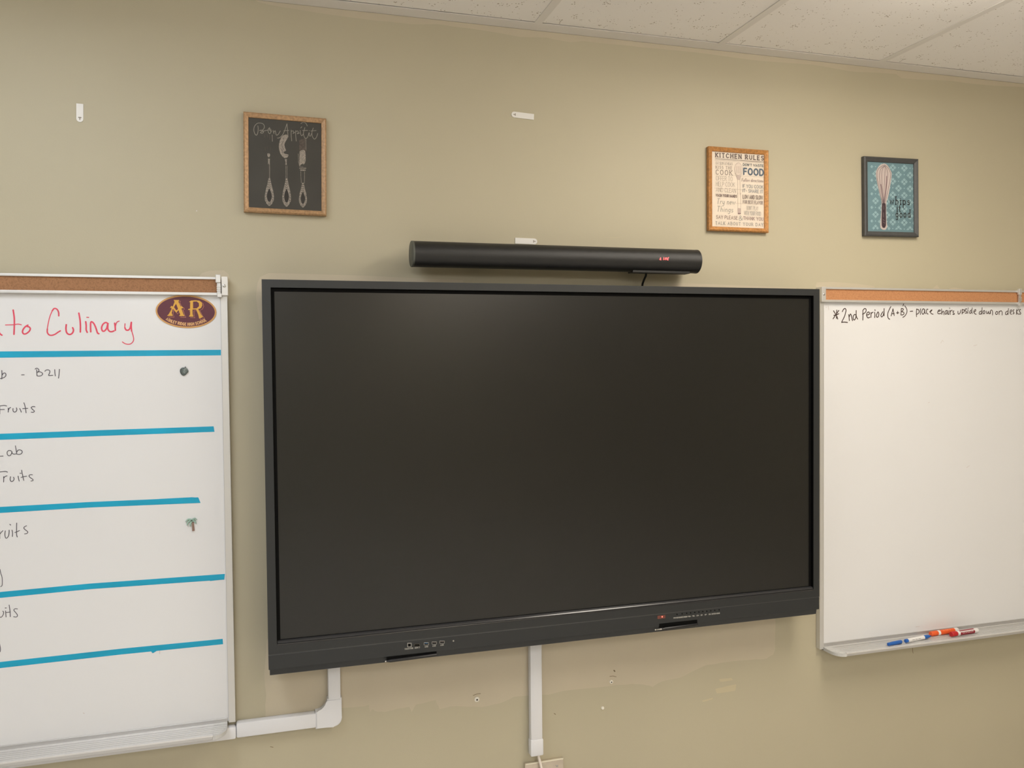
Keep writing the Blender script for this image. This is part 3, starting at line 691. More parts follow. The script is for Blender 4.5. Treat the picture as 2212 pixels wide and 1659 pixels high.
# --- handwriting, right board
h7, h8, h9 = Crop(1790, 655, 15.8, d0), Crop(1910, 650, 17.015, d0), Crop(2010, 650, 10.95, d0)
ink(RB, 'handwriting', blackink2, [(h7, [[(165, 260), (220, 350), (285, 470), (310, 540)], [(345, 245), (260, 370), (150, 530)], [(175, 415), (260, 395), (345, 360)], [(275, 235), (265, 380), (265, 520)],
   [(465, 290), (500, 215), (555, 180), (590, 230), (575, 330), (530, 470), (480, 570), (440, 655)], [(440, 655), (530, 645), (640, 658)], [(685, 390), (695, 490), (705, 595)], [(700, 470), (740, 370), (775, 430), (810, 595)],
   [(920, 400), (880, 385), (840, 450), (840, 540), (880, 570), (920, 500), (935, 400)], [(938, 250), (940, 430), (985, 540)],
   [(1165, 240), (1170, 400), (1165, 575)], [(1170, 240), (1220, 185), (1270, 200), (1275, 270), (1220, 340), (1155, 370)], [(1305, 400), (1380, 380), (1385, 320), (1345, 300), (1300, 350), (1295, 430), (1340, 500), (1400, 480)],
   [(1440, 320), (1445, 400), (1440, 485)], [(1440, 400), (1460, 340), (1510, 310)], [(1565, 310), (1575, 400), (1568, 490)], [(1575, 225), (1582, 250)],
   [(1680, 295), (1640, 370), (1625, 440), (1660, 480), (1700, 440), (1710, 350), (1680, 295)], [(1850, 290), (1800, 370), (1780, 430), (1815, 465), (1860, 410), (1880, 330)], [(1890, 185), (1890, 310), (1890, 430)],
   [(2120, 115), (2060, 230), (2015, 350), (2015, 460), (2040, 520), (2080, 545)]], .0032),
 (h8, [[(250, 555), (320, 290)], [(320, 290), (365, 540)], [(280, 470), (365, 465)], [(450, 440), (535, 438)], [(492, 385), (492, 475)], [(625, 280), (620, 400), (610, 515)], [(625, 285), (680, 285), (700, 320), (640, 395)],
   [(640, 395), (710, 420), (725, 470), (680, 510), (610, 515)], [(712, 110), (690, 185)], [(750, 180), (810, 270), (835, 370), (810, 470), (750, 560), (680, 605)], [(950, 388), (1045, 378)],
   [(1190, 295), (1180, 430), (1185, 580)], [(1185, 310), (1250, 320), (1280, 380), (1260, 450), (1200, 490)], [(1335, 290), (1325, 400), (1330, 500)], [(1490, 330), (1440, 290), (1395, 340), (1380, 430), (1420, 490), (1465, 440), (1485, 330), (1490, 430), (1520, 465)],
   [(1605, 310), (1570, 310), (1550, 370), (1560, 450), (1610, 485)], [(1665, 405), (1730, 370), (1755, 335), (1720, 345), (1690, 400), (1730, 465), (1795, 490)]], .0030),
 (h9, [[(235, 225), (200, 215), (175, 245), (170, 290), (200, 305), (245, 295)], [(180, 250), (225, 240)], [(260, 190), (265, 320)], [(265, 290), (295, 245), (315, 265), (318, 330)], [(390, 225), (355, 240), (345, 300), (365, 315), (390, 270), (395, 225), (400, 300), (420, 320)],
   [(430, 235), (430, 320)], [(448, 168), (450, 180)], [(460, 225), (465, 320)], [(465, 270), (480, 235), (512, 222)], [(555, 240), (530, 245), (535, 275), (560, 300), (555, 320), (525, 318)], [(645, 245), (650, 300), (675, 310), (705, 270), (715, 215)],
   [(750, 200), (745, 310)], [(750, 210), (790, 215), (800, 250), (755, 285)], [(860, 190), (825, 195), (815, 225), (850, 255), (855, 285), (820, 290)], [(885, 210), (880, 295)], [(892, 170), (892, 180)],
   [(965, 215), (930, 250), (925, 290), (950, 290), (975, 240)], [(985, 165), (975, 240), (985, 300)], [(1020, 265), (1065, 240), (1065, 205), (1030, 230), (1025, 275), (1050, 305), (1080, 318)],
   [(1205, 240), (1160, 260), (1150, 305), (1180, 315), (1210, 270)], [(1220, 160), (1210, 320)], [(1270, 225), (1240, 255), (1245, 300), (1275, 295), (1285, 250), (1270, 225)], [(1320, 240), (1325, 290), (1350, 295), (1370, 250), (1375, 295), (1400, 300), (1415, 240)],
   [(1415, 300), (1420, 230), (1450, 220), (1465, 260), (1465, 335)], [(1560, 250), (1535, 290), (1550, 320), (1580, 310), (1590, 265), (1560, 250)], [(1620, 245), (1620, 325)], [(1620, 270), (1660, 235), (1690, 260), (1690, 335)],
   [(1830, 240), (1785, 260), (1770, 310), (1800, 325), (1830, 280)], [(1840, 180), (1830, 325)], [(1880, 270), (1915, 255), (1915, 215), (1885, 230), (1880, 290), (1915, 318)], [(1975, 210), (1950, 225), (1955, 260), (1975, 290), (1945, 310)],
   [(2035, 200), (2030, 320)], [(2080, 200), (2035, 260), (2075, 320)], [(2130, 205), (2100, 220), (2105, 255), (2135, 290), (2120, 315), (2090, 305)]], .0029)], 'dark handwritten line 2nd Period (A+B) - place chairs upside down on desks')
for st in ([(1784, 664), (1786, 663)], [(1789, 661), (1790, 669)], [(2032, 741), (2036, 735), (2038, 738)], [(2103, 747), (2110, 745)], [(1978, 1354), (1986, 1353)], [(2005, 870), (2008, 869)], [(2088, 1010), (2094, 1006)]):
    obj('smudge', Crop(0, 0, 1, d0).strokes(NB(), [st], .0022, yk, 0), faint, RB)

# ================================================================== THINGS ON THE LEFT BOARD
h11 = Crop(330, 630, 15.255, -BW + .001)
def oval(rx, ry, n=48):
    return [(1098 + rx * math.cos(2 * math.pi * k / n), 655 + ry * math.sin(2 * math.pi * k / n) + .03 * rx * math.cos(2 * math.pi * k / n)) for k in range(n)]
oc = h11((1098, 655))
O = thing('oval_magnet', 'maroon and gold oval school magnet with large letters AR', 'magnet', (oc[0], BW, oc[1]))
goldink = mat('gold_print', srgb(222, 168, 66), .45); rimg = mat('gold_rim', srgb(208, 156, 92), .45); maroon = mat('maroon_print', srgb(96, 40, 54), .45); pinkp = mat('pink_gold_print', srgb(196, 128, 104), .45)
obj('rim', prism(NB(), [h11(p) for p in oval(1003, 545)], BW - .0016, BW), rimg, O)
obj('field', poly(NB(), [h11(p) for p in oval(948, 492)], BW - .0018), maroon, O)
AR = [[(690, 275), (875, 275), (845, 330), (925, 490), (960, 475), (1005, 545), (945, 555), (1010, 740), (1055, 805), (865, 805), (905, 755), (850, 610), (775, 695), (690, 590), (650, 575), (625, 700), (665, 800), (470, 800), (530, 740), (630, 560), (600, 530), (565, 535), (610, 470), (660, 490), (720, 340)],
      [(1195, 340), (1260, 295), (1400, 285), (1540, 300), (1620, 360), (1635, 450), (1590, 540), (1500, 580), (1590, 750), (1660, 835), (1530, 890), (1500, 760), (1430, 590), (1310, 590), (1315, 740), (1345, 825), (1190, 820), (1230, 760), (1230, 600), (1160, 605), (1185, 565), (1230, 565), (1235, 350)]]
HOLE = [[(770, 400), (835, 570), (780, 620), (700, 510)], [(1330, 330), (1450, 325), (1520, 380), (1525, 480), (1450, 550), (1330, 555)]]
for a, h in zip(AR, HOLE):
    bm = NB(); ribbon(bm, [h11((p[0] + 46, p[1] + 40)) for p in a + [a[0]]], .0009, BW - .0020); obj('letter_outline', bm, pinkp, O)
    obj('letter', h11.poly(NB(), a, BW - .0023), goldink, O); obj('letter_hole', h11.poly(NB(), h, BW - .0025), maroon, O)
obj('school_name', lettering(NB(), h11, 'ASHLEY RIDGE HIGH SCHOOL', 0, 0, 88, 21, BW - .0021, gap=.24, curve=[(435, 925), (600, 1015), (760, 1062), (950, 1102), (1120, 1118), (1340, 1108), (1480, 1080), (1640, 1030), (1775, 965)]), mat('pale_gold_print', srgb(226, 176, 120), .45), O)

hm = Crop(380, 780, 33.18, -BW + .003); lc = hm((585, 740))
ml = mat('pewter_green', srgb(92, 102, 100), .35, metal=.35); mlr = mat('pewter_ridge', srgb(176, 186, 184), .3, metal=.5)
LM = thing('leaf_magnet', 'small dark pewter leaf-shaped magnet near the first tape line', 'magnet', (lc[0], BW, lc[1]))
outl = smooth([(680, 360), (720, 460), (830, 540), (860, 600), (900, 700), (870, 800), (790, 880), (700, 980), (560, 1050), (450, 1010), (360, 930), (300, 800), (290, 660), (340, 540), (460, 460), (580, 470), (640, 440)], 3)
bm = NB(); n = len(outl); o1 = [hm(p) for p in outl]
A = [bm.verts.new((p[0], BW, p[1])) for p in o1]; A2 = [bm.verts.new((p[0], BW - .003, p[1])) for p in o1]
A3 = [bm.verts.new((lc[0] + (p[0] - lc[0]) * .72, BW - .0048, lc[1] + (p[1] - lc[1]) * .72)) for p in o1]
for k in range(n):
    j = (k + 1) % n; bm.faces.new((A[k], A[j], A2[j], A2[k])); bm.faces.new((A2[k], A2[j], A3[j], A3[k]))
bm.faces.new(A3); bmesh.ops.recalc_face_normals(bm, faces=bm.faces)
obj('leaf', bm, ml, LM)
for st in ([(650, 520), (600, 800), (560, 1030)], [(620, 600), (480, 640), (330, 760)], [(610, 690), (480, 760), (370, 880)], [(600, 780), (510, 850), (440, 960)], [(650, 600), (760, 640), (870, 740)], [(640, 700), (720, 760), (800, 860)], [(620, 800), (660, 880), (690, 960)], [(640, 540), (740, 540), (840, 590)]):
    q = [hm(p) for p in smooth(st, 3)]
    obj('vein', tube(NB(), [(p[0], BW - .0048 + .0012 * abs(2 * i / (len(q) - 1) - .3), p[1]) for i, p in enumerate(q)], .0009, 6), mlr, LM)
hp = Crop(390, 1105, 30.16, -BW + .003); pc = hp((820, 1260))
PM = thing('palm_magnet', 'tiny painted palm tree magnet with mint fronds and brown trunk', 'magnet', (pc[0], BW, pc[1]))
trk = mat('palm_trunk', srgb(140, 112, 98), .6); frd = mat('palm_frond', srgb(160, 200, 182), .5); frd2 = mat('palm_frond_edge', srgb(126, 138, 126), .5)
obj('trunk', prism(NB(), [hp(p) for p in ((745, 690), (850, 690), (880, 900), (915, 1250), (760, 1270), (755, 1000))], BW - .004, BW), trk, PM)
for st, wd, m in (([(760, 590), (640, 520), (500, 510), (400, 580), (320, 660)], .0034, frd), ([(740, 600), (600, 600), (480, 700), (420, 900)], .0042, frd), ([(745, 620), (660, 740), (620, 960)], .0040, frd), ([(760, 590), (830, 490), (930, 450), (1080, 540)], .0034, frd), ([(770, 600), (900, 600), (980, 680), (1000, 800)], .0034, frd)):
    q = [hp(p) for p in smooth(st, 4)]; N = len(q); pts = []; back = []
    for i, p in enumerate(q):
        a, b = q[max(0, i - 1)], q[min(N - 1, i + 1)]; l = math.dist(a, b); nx, nz = -(b[1] - a[1]) / l, (b[0] - a[0]) / l
        h = wd / 2 * (1 - .75 * (i / (N - 1)) ** 2); pts.append((p[0] + nx * h, p[1] + nz * h)); back.append((p[0] - nx * h, p[1] - nz * h))
    f = obj('frond', prism(NB(), pts + back[::-1], BW - .0052, BW - .0005), m, PM)
    obj('frond_edge', ribbon(NB(), pts, .0008, BW - .0054), frd2, f)

# ================================================================== MARKERS ON THE RIGHT TRAY
ZT = .7672
blue = mat('blue_plastic', srgb(36, 100, 184), .35); wht = mat('marker_white', (.84, .82, .80), .4); orange = mat('orange_plastic', srgb(236, 96, 44), .38); red = mat('red_plastic', srgb(190, 32, 40), .38); redlab = mat('dark_red_label', srgb(150, 34, 52), .4); redtip = mat('stained_tip', srgb(80, 40, 90), .5)
def mk(name, label, p, q, r, segs, group):
    z = ZT + r - .0015
    P, Q = Vector((p[0], p[1], z)), Vector((q[0], q[1], z)); d = (Q - P).normalized()
    t = thing(name, label, 'marker', (p[0], p[1], z - r), group)
    for nm, prof, m in segs: obj(nm, lathe(NB(), P, Q, prof, 20), m, t, smooth=45)
    return t, P, d
t, P, d = mk('marker_cap', 'loose blue marker cap lying on the right tray', (2.033, -.079), (2.098, -.070), .0062, [('shell', [(0, .0045), (.0003, .0055), (.02, .0062), (.060, .0066), (.063, .005)], blue), ('clip', [(.0632, .003), (.0633, .0028)], blue)], 'markers on the tray')
t, P, d = mk('whiteboard_marker', 'uncapped blue and white marker on the right tray', (2.1115, -.071), (2.243, -.054), .0068, [('end_plug', [(0, .0058), (.001, .0064), (.010, .0064)], blue), ('barrel', [(.010, .0068), (.088, .0068)], wht), ('grip', [(.088, .0066), (.104, .0066), (.118, .0036)], blue), ('nib', [(.118, .0026), (.126, .0016), (.128, .0)], redtip)], 'markers on the tray')
bm = NB()
for k, (s, dx) in enumerate(((.026, .012), (.042, .010), (.056, .012))):
    c = P + d * s; n = Vector((0, -1, .35)).normalized() * .0070
    a, b = c + n, c + d * dx + n
    bm.faces.new([bm.verts.new(v) for v in (a, b, b + Vector((0, -.0003, -.0010)), a + Vector((0, -.0003, -.0010)))])
obj('barrel_print', bm, blackink, t)
t, P, d = mk('whiteboard_marker', 'capped orange marker at the back of the right tray', (2.244, -.043), (2.372, -.037), .0088, [('cap', [(0, .0078), (.0008, .0086), (.024, .0086), (.030, .0082)], orange), ('ring', [(.030, .0088), (.040, .0088)], wht), ('barrel', [(.040, .0086), (.106, .0086)], orange), ('end_plug', [(.106, .0088), (.120, .0088), (.1235, .0074)], wht)], 'markers on the tray')
bm = NB()
for k in range(4):
    c = P + d * (.052 + k * .009); n = Vector((0, -1, .75)).normalized() * .0089
    a, b = c + n, c + d * .006 + n; u = Vector((0, .6, .8)) * .0032
    for q0, q1 in ((a, a + u), (a + u, b + u), (b, b + u))[k % 2:]:
        dd = Vector((.0009, 0, 0)) if abs(q0.x - q1.x) < .002 else Vector((0, .0005, .0008))
        bm.faces.new([bm.verts.new(v) for v in (q0, q1, q1 + dd, q0 + dd)])
obj('barrel_print', bm, mat('pale_orange_print', srgb(255, 170, 120), .45), t)
t, P, d = mk('whiteboard_marker', 'capped red marker with white stripe at the front of the right tray', (2.308, -.069), (2.435, -.061), .0088, [('cap', [(0, .0078), (.0008, .0086), (.022, .0086), (.026, .0080)], red), ('ring', [(.026, .0088), (.036, .0088)], wht), ('barrel', [(.036, .0086), (.104, .0086)], redlab), ('end_plug', [(.104, .0088), (.120, .0088), (.1235, .0074)], wht)], 'markers on the tray')
st = NB()
a1 = Vector((0, -.55, .83)); a2 = Vector((0, -.85, .53))
for s0, s1 in ((.036, .104),):
    L_ = [P + d * s0 + a1 * .0088, P + d * s1 + a1 * .0088, P + d * s1 + a2 * .0088, P + d * s0 + a2 * .0088]
    st.faces.new([st.verts.new(v) for v in L_])
obj('barrel_stripe', st, wht, t)
bm = NB()
for k in range(7):
    c = P + d * (.046 + k * .0075) + Vector((0, -.97, .1)).normalized() * .0089
    e = d * (.0042 if k % 3 else .0055); u = Vector((.0012, .0006, .0036))
    bm.faces.new([bm.verts.new(v) for v in (c, c + e * .3, c + e * .3 + u, c + u)]); bm.faces.new([bm.verts.new(v) for v in (c + e * .3, c + e, c + e + u * .25, c + e * .3 + u * .25)])
obj('barrel_print', bm, wht, t)

# ================================================================== FRAMED PICTURES
def picture(name, label, cx, cz, w_, h_, rail, rot, m, printm):
    T = thing(name, label, 'picture', (cx, 0, cz - h_ / 2))
    ca, sa = math.cos(rot), math.sin(rot)
    R = lambda u, v: (cx + u * ca - v * sa, cz + u * sa + v * ca)
    prof = [(0, -.002), (0, -.0155), (rail * .25, -.0185), (rail * .55, -.0165), (rail * .92, -.0135), (rail, -.0120), (rail, -.002)]
    hw, hh = w_ / 2, h_ / 2
    cor = [(-1, -1), (1, -1), (1, 1), (-1, 1)]
    for k in range(4):
        bm = NB(); rings = []
        for c in (cor[k], cor[(k + 1) % 4]):
            rings.append([bm.verts.new((R(c[0] * (hw - s), c[1] * (hh - s))[0], y, R(c[0] * (hw - s), c[1] * (hh - s))[1])) for s, y in prof])
        n = len(prof)
        for i in range(n): bm.faces.new((rings[0][i], rings[1][i], rings[1][(i + 1) % n], rings[0][(i + 1) % n]))
        bm.faces.new(rings[0][::-1]); bm.faces.new(rings[1]); bmesh.ops.recalc_face_normals(bm, faces=bm.faces)
        obj('frame_rail', bm, m, T)
    iw, ih = hw - rail + .002, hh - rail + .002
    obj('print', prism(NB(), [R(-iw, -ih), R(iw, -ih), R(iw, ih), R(-iw, ih)], -.0095, -.0025), printm, T)
    obj('glass', poly(NB(), [R(-iw, -ih), R(iw, -ih), R(iw, ih), R(-iw, ih)], -.0115), glass, T)
    return T
YP = -.0098
# --- cutlery on blackboard
BA = picture('framed_picture', 'gold-framed blackboard print of cutlery lettered Bon Appetit', .0778, 2.2968, .2205, .2705, .0135, math.radians(-.75), gold, mat('blackboard_print', srgb(84, 80, 72), .6, var=.12, vscale=14))
chalk = mat('chalk_print', srgb(186, 178, 164), .6); silverp = mat('cutlery_print', srgb(192, 180, 166), .6, var=.42, vscale=300); dimp = mat('dim_cutlery_print', srgb(112, 98, 88), .6, var=.35, vscale=220); darkp = mat('cutlery_shadow_print', srgb(58, 52, 46), .6)
h10 = Crop(540, 255, 13.825, .0098)
bm = NB()
h10.strokes(bm, [[(235, 235), (245, 330), (230, 450), (190, 515), (140, 460), (115, 350), (140, 240), (220, 160), (310, 150), (400, 185), (430, 260), (400, 340), (340, 370), (285, 370)], [(285, 370), (350, 365), (395, 395), (400, 430), (360, 455), (315, 440), (340, 410), (420, 385), (530, 362)],
  [(590, 285), (545, 340), (550, 430), (590, 465), (630, 410), (620, 340), (580, 320), (590, 370), (640, 400)], [(690, 370), (715, 470)], [(705, 440), (750, 380), (775, 480), (800, 515), (850, 480), (905, 385)],
  [(820, 600), (880, 590), (960, 520), (1030, 390), (1105, 170)], [(1105, 170), (1120, 330), (1130, 480), (1135, 570)], [(1010, 380), (1160, 370)], [(1230, 360), (1230, 520), (1245, 685)], [(1235, 400), (1290, 385), (1310, 430), (1280, 465), (1340, 430)],
  [(1365, 375), (1365, 520), (1380, 690)], [(1370, 410), (1420, 385), (1445, 430), (1410, 470), (1480, 450)], [(1500, 370), (1510, 470), (1545, 530), (1590, 480)], [(1550, 260), (1515, 300)],
  [(1640, 285), (1600, 430), (1610, 540), (1660, 610), (1720, 570), (1760, 440)], [(1570, 372), (1720, 370)], [(1520, 165), (1590, 125), (1670, 160), (1710, 240)], [(1775, 440), (1770, 520), (1805, 540), (1840, 460)], [(1774, 378), (1782, 380)],
  [(1890, 300), (1850, 420), (1860, 540), (1920, 630), (1980, 580), (2025, 460)], [(1820, 385), (1975, 375)]], .0016, YP - .0004, 4)
obj('lettering', bm, chalk, BA, label='chalk-white script reading Bon Appetit')
z4 = Crop(500, 220, 6.146, .0098)
def handle(parent, cx, z0, z1, hw, dx=0):
    L = z1 - z0; g = lambda t: hw * (.18 + .82 * math.sin(min(1, max(0, t)) ** 1.35 * math.pi * .80) ** 1.0) if t < .92 else hw * .55
    pts = [(cx - hw * .2, z0)] + [(cx + hw * s, z0 + L * t) for t, s in ((0, .2), (.2, .42), (.45, .82), (.65, 1), (.8, .95), (.92, .6), (1, .12))] + [(cx + hw * s, z0 + L * t) for t, s in ((1, -.12), (.92, -.6), (.8, -.95), (.65, -1), (.45, -.82), (.2, -.42))]
    o = obj('handle', z4.poly(NB(), pts, YP - .0002), silverp, parent)
    hole = smooth([(cx, z0 + L * .36), (cx + hw * .45, z0 + L * .55), (cx + hw * .52, z0 + L * .7), (cx + hw * .15, z0 + L * .85), (cx - hw * .3, z0 + L * .82), (cx - hw * .55, z0 + L * .66), (cx - hw * .4, z0 + L * .5), (cx, z0 + L * .36)], 3)
    obj('medallion', z4.poly(NB(), hole[:-1], YP - .0003), darkp, o)
    bm = NB()
    for t in (.06, .14, .22, .3, .38): z4.strokes(bm, [[(cx - hw * .25 * (1 + 2 * t), z0 + L * t), (cx, z0 + L * (t + .03)), (cx + hw * .22, z0 + L * t)]], .0010, YP - .0004, 3)
    for s in (-1, 1):
        for t in (.48, .57, .66, .75, .84): z4.strokes(bm, [[(cx + s * hw * .62, z0 + L * t), (cx + s * hw * .8, z0 + L * (t + .03)), (cx + s * hw * .68, z0 + L * (t + .05))]], .0009, YP - .0004, 3)
    for t in (.90, .95): z4.strokes(bm, [[(cx - hw * .3, z0 + L * t), (cx + hw * .25, z0 + L * (t - .02))]], .0009, YP - .0004, 0)
    obj('engraving', bm, darkp, o)
fk = obj('fork_print', z4.strokes(NB(), [[(505, 812), (507, 900), (506, 1020)], [(540, 440), (543, 525)]], .0013, YP - .0003, 2), silverp, BA)
bm = NB(); z4.poly(bm, smooth([(474, 700), (480, 685), (510, 690), (512, 715), (500, 735), (485, 730), (474, 700)], 3)[:-1], YP - .0002); z4.poly(bm, [(484, 755), (510, 755), (508, 810), (512, 828), (484, 828), (486, 800)], YP - .0002)
obj('fork_neck', bm, silverp, fk)
obj('tines', z4.strokes(NB(), [[(440, 400), (442, 470)], [(478, 420), (480, 470)], [(508, 430), (510, 500)], [(475, 595), (478, 632)], [(517, 600), (518, 645)], [(448, 600), (450, 640)], [(490, 1000), (496, 820)]], .0011, YP - .0002, 0), dimp, fk)
handle(BA, 503, 1015, 1382, 61)
sp_ = obj('spoon_print', z4.poly(NB(), smooth([(700, 440), (735, 435), (750, 470), (722, 520), (702, 570), (715, 620), (725, 650), (690, 665), (710, 690), (755, 700), (745, 735), (705, 748), (650, 690), (630, 600), (640, 520), (670, 460), (700, 440)], 2)[:-1], YP - .0002), silverp, BA)
obj('spoon_shade', z4.strokes(NB(), [[(690, 520), (668, 570), (690, 640)], [(700, 480), (690, 500)], [(660, 620), (680, 680)]], .0011, YP - .0004, 3), dimp, sp_)
obj('spoon_neck', z4.poly(NB(), [(708, 762), (736, 762), (732, 800), (736, 836), (714, 838), (718, 800)], YP - .0002), silverp, sp_)
obj('spoon_stem', z4.strokes(NB(), [[(722, 850), (722, 1010)], [(738, 850), (738, 1010)]], .0008, YP - .0002, 0), silverp, sp_)
handle(BA, 732, 1015, 1392, 58)
kn = obj('knife_print', z4.poly(NB(), smooth([(905, 660), (940, 640), (978, 655), (985, 780), (962, 830), (935, 822), (912, 850), (900, 830), (902, 760), (905, 660)], 2)[:-1], YP - .0003), silverp, BA)
obj('blade_top', z4.poly(NB(), [(900, 510), (985, 480), (987, 700), (902, 700)], YP - .0002), dimp, kn)
obj('blade_edge', z4.strokes(NB(), [[(988, 480), (990, 645)], [(887, 690), (890, 800), (905, 862)], [(905, 862), (950, 866)]], .0009, YP - .0004, 0), silverp, kn)
obj('ferrule', z4.strokes(NB(), [[(903, 882), (988, 882)]], .0022, YP - .0003, 0), silverp, kn); obj('ferrule', z4.strokes(NB(), [[(918, 907), (978, 907)]], .0036, YP - .0003, 0), silverp, kn)
obj('shaft', z4.strokes(NB(), [[(920, 925), (922, 1000), (928, 1075)], [(970, 925), (970, 1000), (968, 1080)]], .0010, YP - .0003, 3), silverp, kn)
handle(BA, 949, 1075, 1402, 54)

# --- kitchen rules
KR = picture('framed_picture', 'orange-gold framed white print headed Kitchen Rules', 1.4990, 2.2963, .2205, .2685, .0140, 0, gold2, mat('cream_paper', srgb(236, 224, 208), .6))
k7, k8 = Crop(1535, 325, 17.464, .0098), Crop(1535, 410, 17.696, .0098)
def ik(r, g, b): return mat(f'print_ink_{r}_{g}_{b}', srgb(r, g, b), .6)
for crop, s, a, b, h, wt, c, serif, sl in (
 (k7, 'KITCHEN RULES', (190, 245), (1990, 370), 150, 36, (112, 95, 88), True, 0), (k7, 'EAT SLOW AT MEALS', (200, 520), (820, 555), 95, 14, (196, 186, 176), False, 0),
 (k7, 'KISS THE', (195, 675), (805, 712), 98, 15, (168, 154, 144), True, 0), (k7, 'COOK', (200, 900), (810, 935), 172, 22, (140, 127, 117), True, 0),
 (k7, 'OFFER TO', (205, 1122), (825, 1160), 165, 15, (192, 182, 170), False, 0), (k7, 'HELP COOK', (205, 1340), (910, 1375), 160, 15, (192, 182, 170), False, 0), (k7, 'AND CLEAN', (205, 1548), (950, 1600), 150, 15, (192, 182, 170), False, 0),
 (k7, "DON'T WASTE", (1225, 575), (1985, 622), 84, 22, (120, 124, 124), False, 0), (k7, 'FOOD', (1250, 900), (1985, 945), 225, 58, (92, 108, 124), False, 0),
 (k7, 'Follow directions', (1175, 1168), (1975, 1202), 118, 17, (168, 150, 144), False, .25), (k7, 'IF YOU COOK', (1205, 1395), (1980, 1440), 115, 19, (154, 155, 154), False, 0), (k7, 'IT- SHARE IT', (1210, 1568), (1970, 1612), 115, 19, (150, 153, 156), False, 0),
 (k8, 'WASH YOUR HANDS', (205, 250), (1000, 298), 92, 24, (142, 124, 116), False, 0), (k8, 'Try new', (235, 535), (930, 562), 200, 17, (160, 158, 150), False, .22), (k8, 'Things', (235, 825), (850, 858), 200, 17, (160, 158, 150), False, .22),
 (k8, 'LOW AND SLOW', (1235, 335), (1990, 370), 140, 28, (152, 137, 126), False, 0), (k8, 'FOR BEST FLAVOR', (1240, 512), (1995, 550), 112, 22, (166, 151, 142), False, 0),
 (k8, "DON'T PLAY", (1385, 765), (1820, 788), 148, 15, (196, 187, 176), False, 0), (k8, 'WITH YOUR FOOD', (1285, 955), (1918, 992), 148, 16, (188, 182, 174), False, 0),
 (k8, 'SAY PLEASE', (220, 1095), (1025, 1137), 122, 20, (166, 146, 138), False, 0), (k8, '&', (1080, 1170), (1220, 1176), 180, 20, (168, 168, 160), False, 0), (k8, 'THANK YOU', (1255, 1142), (2005, 1182), 122, 20, (168, 146, 140), False, 0),
 (k8, 'TALK ABOUT YOUR DAY', (190, 1322), (2005, 1395), 112, 15, (150, 147, 144), True, 0)):
    obj('lettering', lettering(NB(), crop, s, a, b, h, wt, YP - .0003, serif, sl), ik(*c), KR)
obj('rule_line', k7.strokes(NB(), [[(180, 305), (2000, 432)]], .0011, YP - .0003, 0), ik(112, 95, 88), KR)
obj('rule_line', k7.strokes(NB(), [[(140, 365), (560, 385), (900, 412), (1300, 442), (2000, 458)], [(180, 330), (2000, 456)], [(820, 940), (2040, 1012)], [(140, 1420), (700, 1450), (1350, 1492)]], .0006, YP - .0002, 0), ik(196, 184, 172), KR)
obj('rule_line', k8.strokes(NB(), [[(950, 515), (2040, 575)], [(400, 1040), (2050, 1090)]], .0005, YP - .0002, 0), ik(206, 192, 180), KR)
bm = NB(); ell = [(1045 + 145 * math.cos(t * math.pi / 12), 705 + 240 * math.sin(t * math.pi / 12)) for t in range(24)]
SPN = obj('spoon_print', k7.poly(bm, ell, YP - .0002), ik(226, 212, 198), KR)
obj('spoon_outline', k7.strokes(NB(), [ell + [ell[0]], [(915, 860), (985, 1000), (1020, 1110)], [(1170, 860), (1140, 960), (1105, 1110)], [(1020, 1110), (1020, 1660)], [(1105, 1110), (1112, 1660)]], .0007, YP - .0004, 0), ik(172, 158, 148), SPN)
for x in (985, 1050, 1112): obj('slot', k7.strokes(NB(), [[(x, 600), (x, 850)]], .0020, YP - .0004, 0), ik(204, 190, 178), SPN)
obj('spoon_neck', k7.poly(NB(), [(950, 940), (1150, 945), (1105, 1110), (1015, 1105)], YP - .0003), ik(206, 190, 180), SPN)
obj('spoon_handle', k8.strokes(NB(), [[(1040, 120), (1042, 925)], [(1145, 120), (1152, 925)]], .0007, YP - .0004, 0), ik(172, 158, 148), SPN)
obj('spoon_end', k8.poly(NB(), [(1040, 700), (1150, 705), (1152, 925), (1042, 925)], YP - .0003), ik(198, 180, 172), SPN)
obj('spoon_end', k8.poly(NB(), [(1042, 880), (1152, 885), (1150, 932), (1046, 932)], YP - .0004), ik(150, 128, 124), SPN)

# --- whisk
WK = picture('framed_picture', 'charcoal-framed blue patterned print of a whisk lettered whips it good', 2.0972, 2.3012, .2255, .2700, .0165, math.radians(.75), greyfr, mat('blue_pattern_paper', srgb(122, 154, 162), .6, var=.06, vscale=25))
z6 = Crop(1850, 320, 7.9, .0098)
pat = NB()
def petal(c, a, l, w2):
    ux, uy = math.cos(a), math.sin(a)
    pts = [(c[0] + ux * l * t - uy * w2 * s, c[1] + uy * l * t * 1.06 + ux * w2 * s) for t, s in ((.18, 0), (.55, .8), (.85, .75), (1.0, 0), (.85, -.75), (.55, -.8))]
    if all(236 < p[0] < 1012 and 232 < p[1] + (p[0] - 236) * -.06 and p[1] < 1405 for p in pts): z6.poly(pat, pts, YP - .0002)
row = 0
for yy in range(200, 1500, 116):
    for xx in range(130, 1100, 196):
        cx = xx + (98 if row % 2 else 0); cyv = yy + (cx - 236) * .045
        for k in range(4):
            a = k * math.pi / 2
            for da, l in ((-.42, 52), (0, 62), (.42, 52)): petal((cx, cyv), a + da, l, 9)
        z6.poly(pat, [(cx + 98, cyv - 12), (cx + 110, cyv), (cx + 98, cyv + 12), (cx + 86, cyv)], YP - .0002) if 236 < cx + 86 and cx + 110 < 1012 and 240 < cyv < 1400 else None
    row += 1
obj('pattern', pat, mat('pale_blue_motif', srgb(172, 202, 206), .6), WK, kind='stuff')
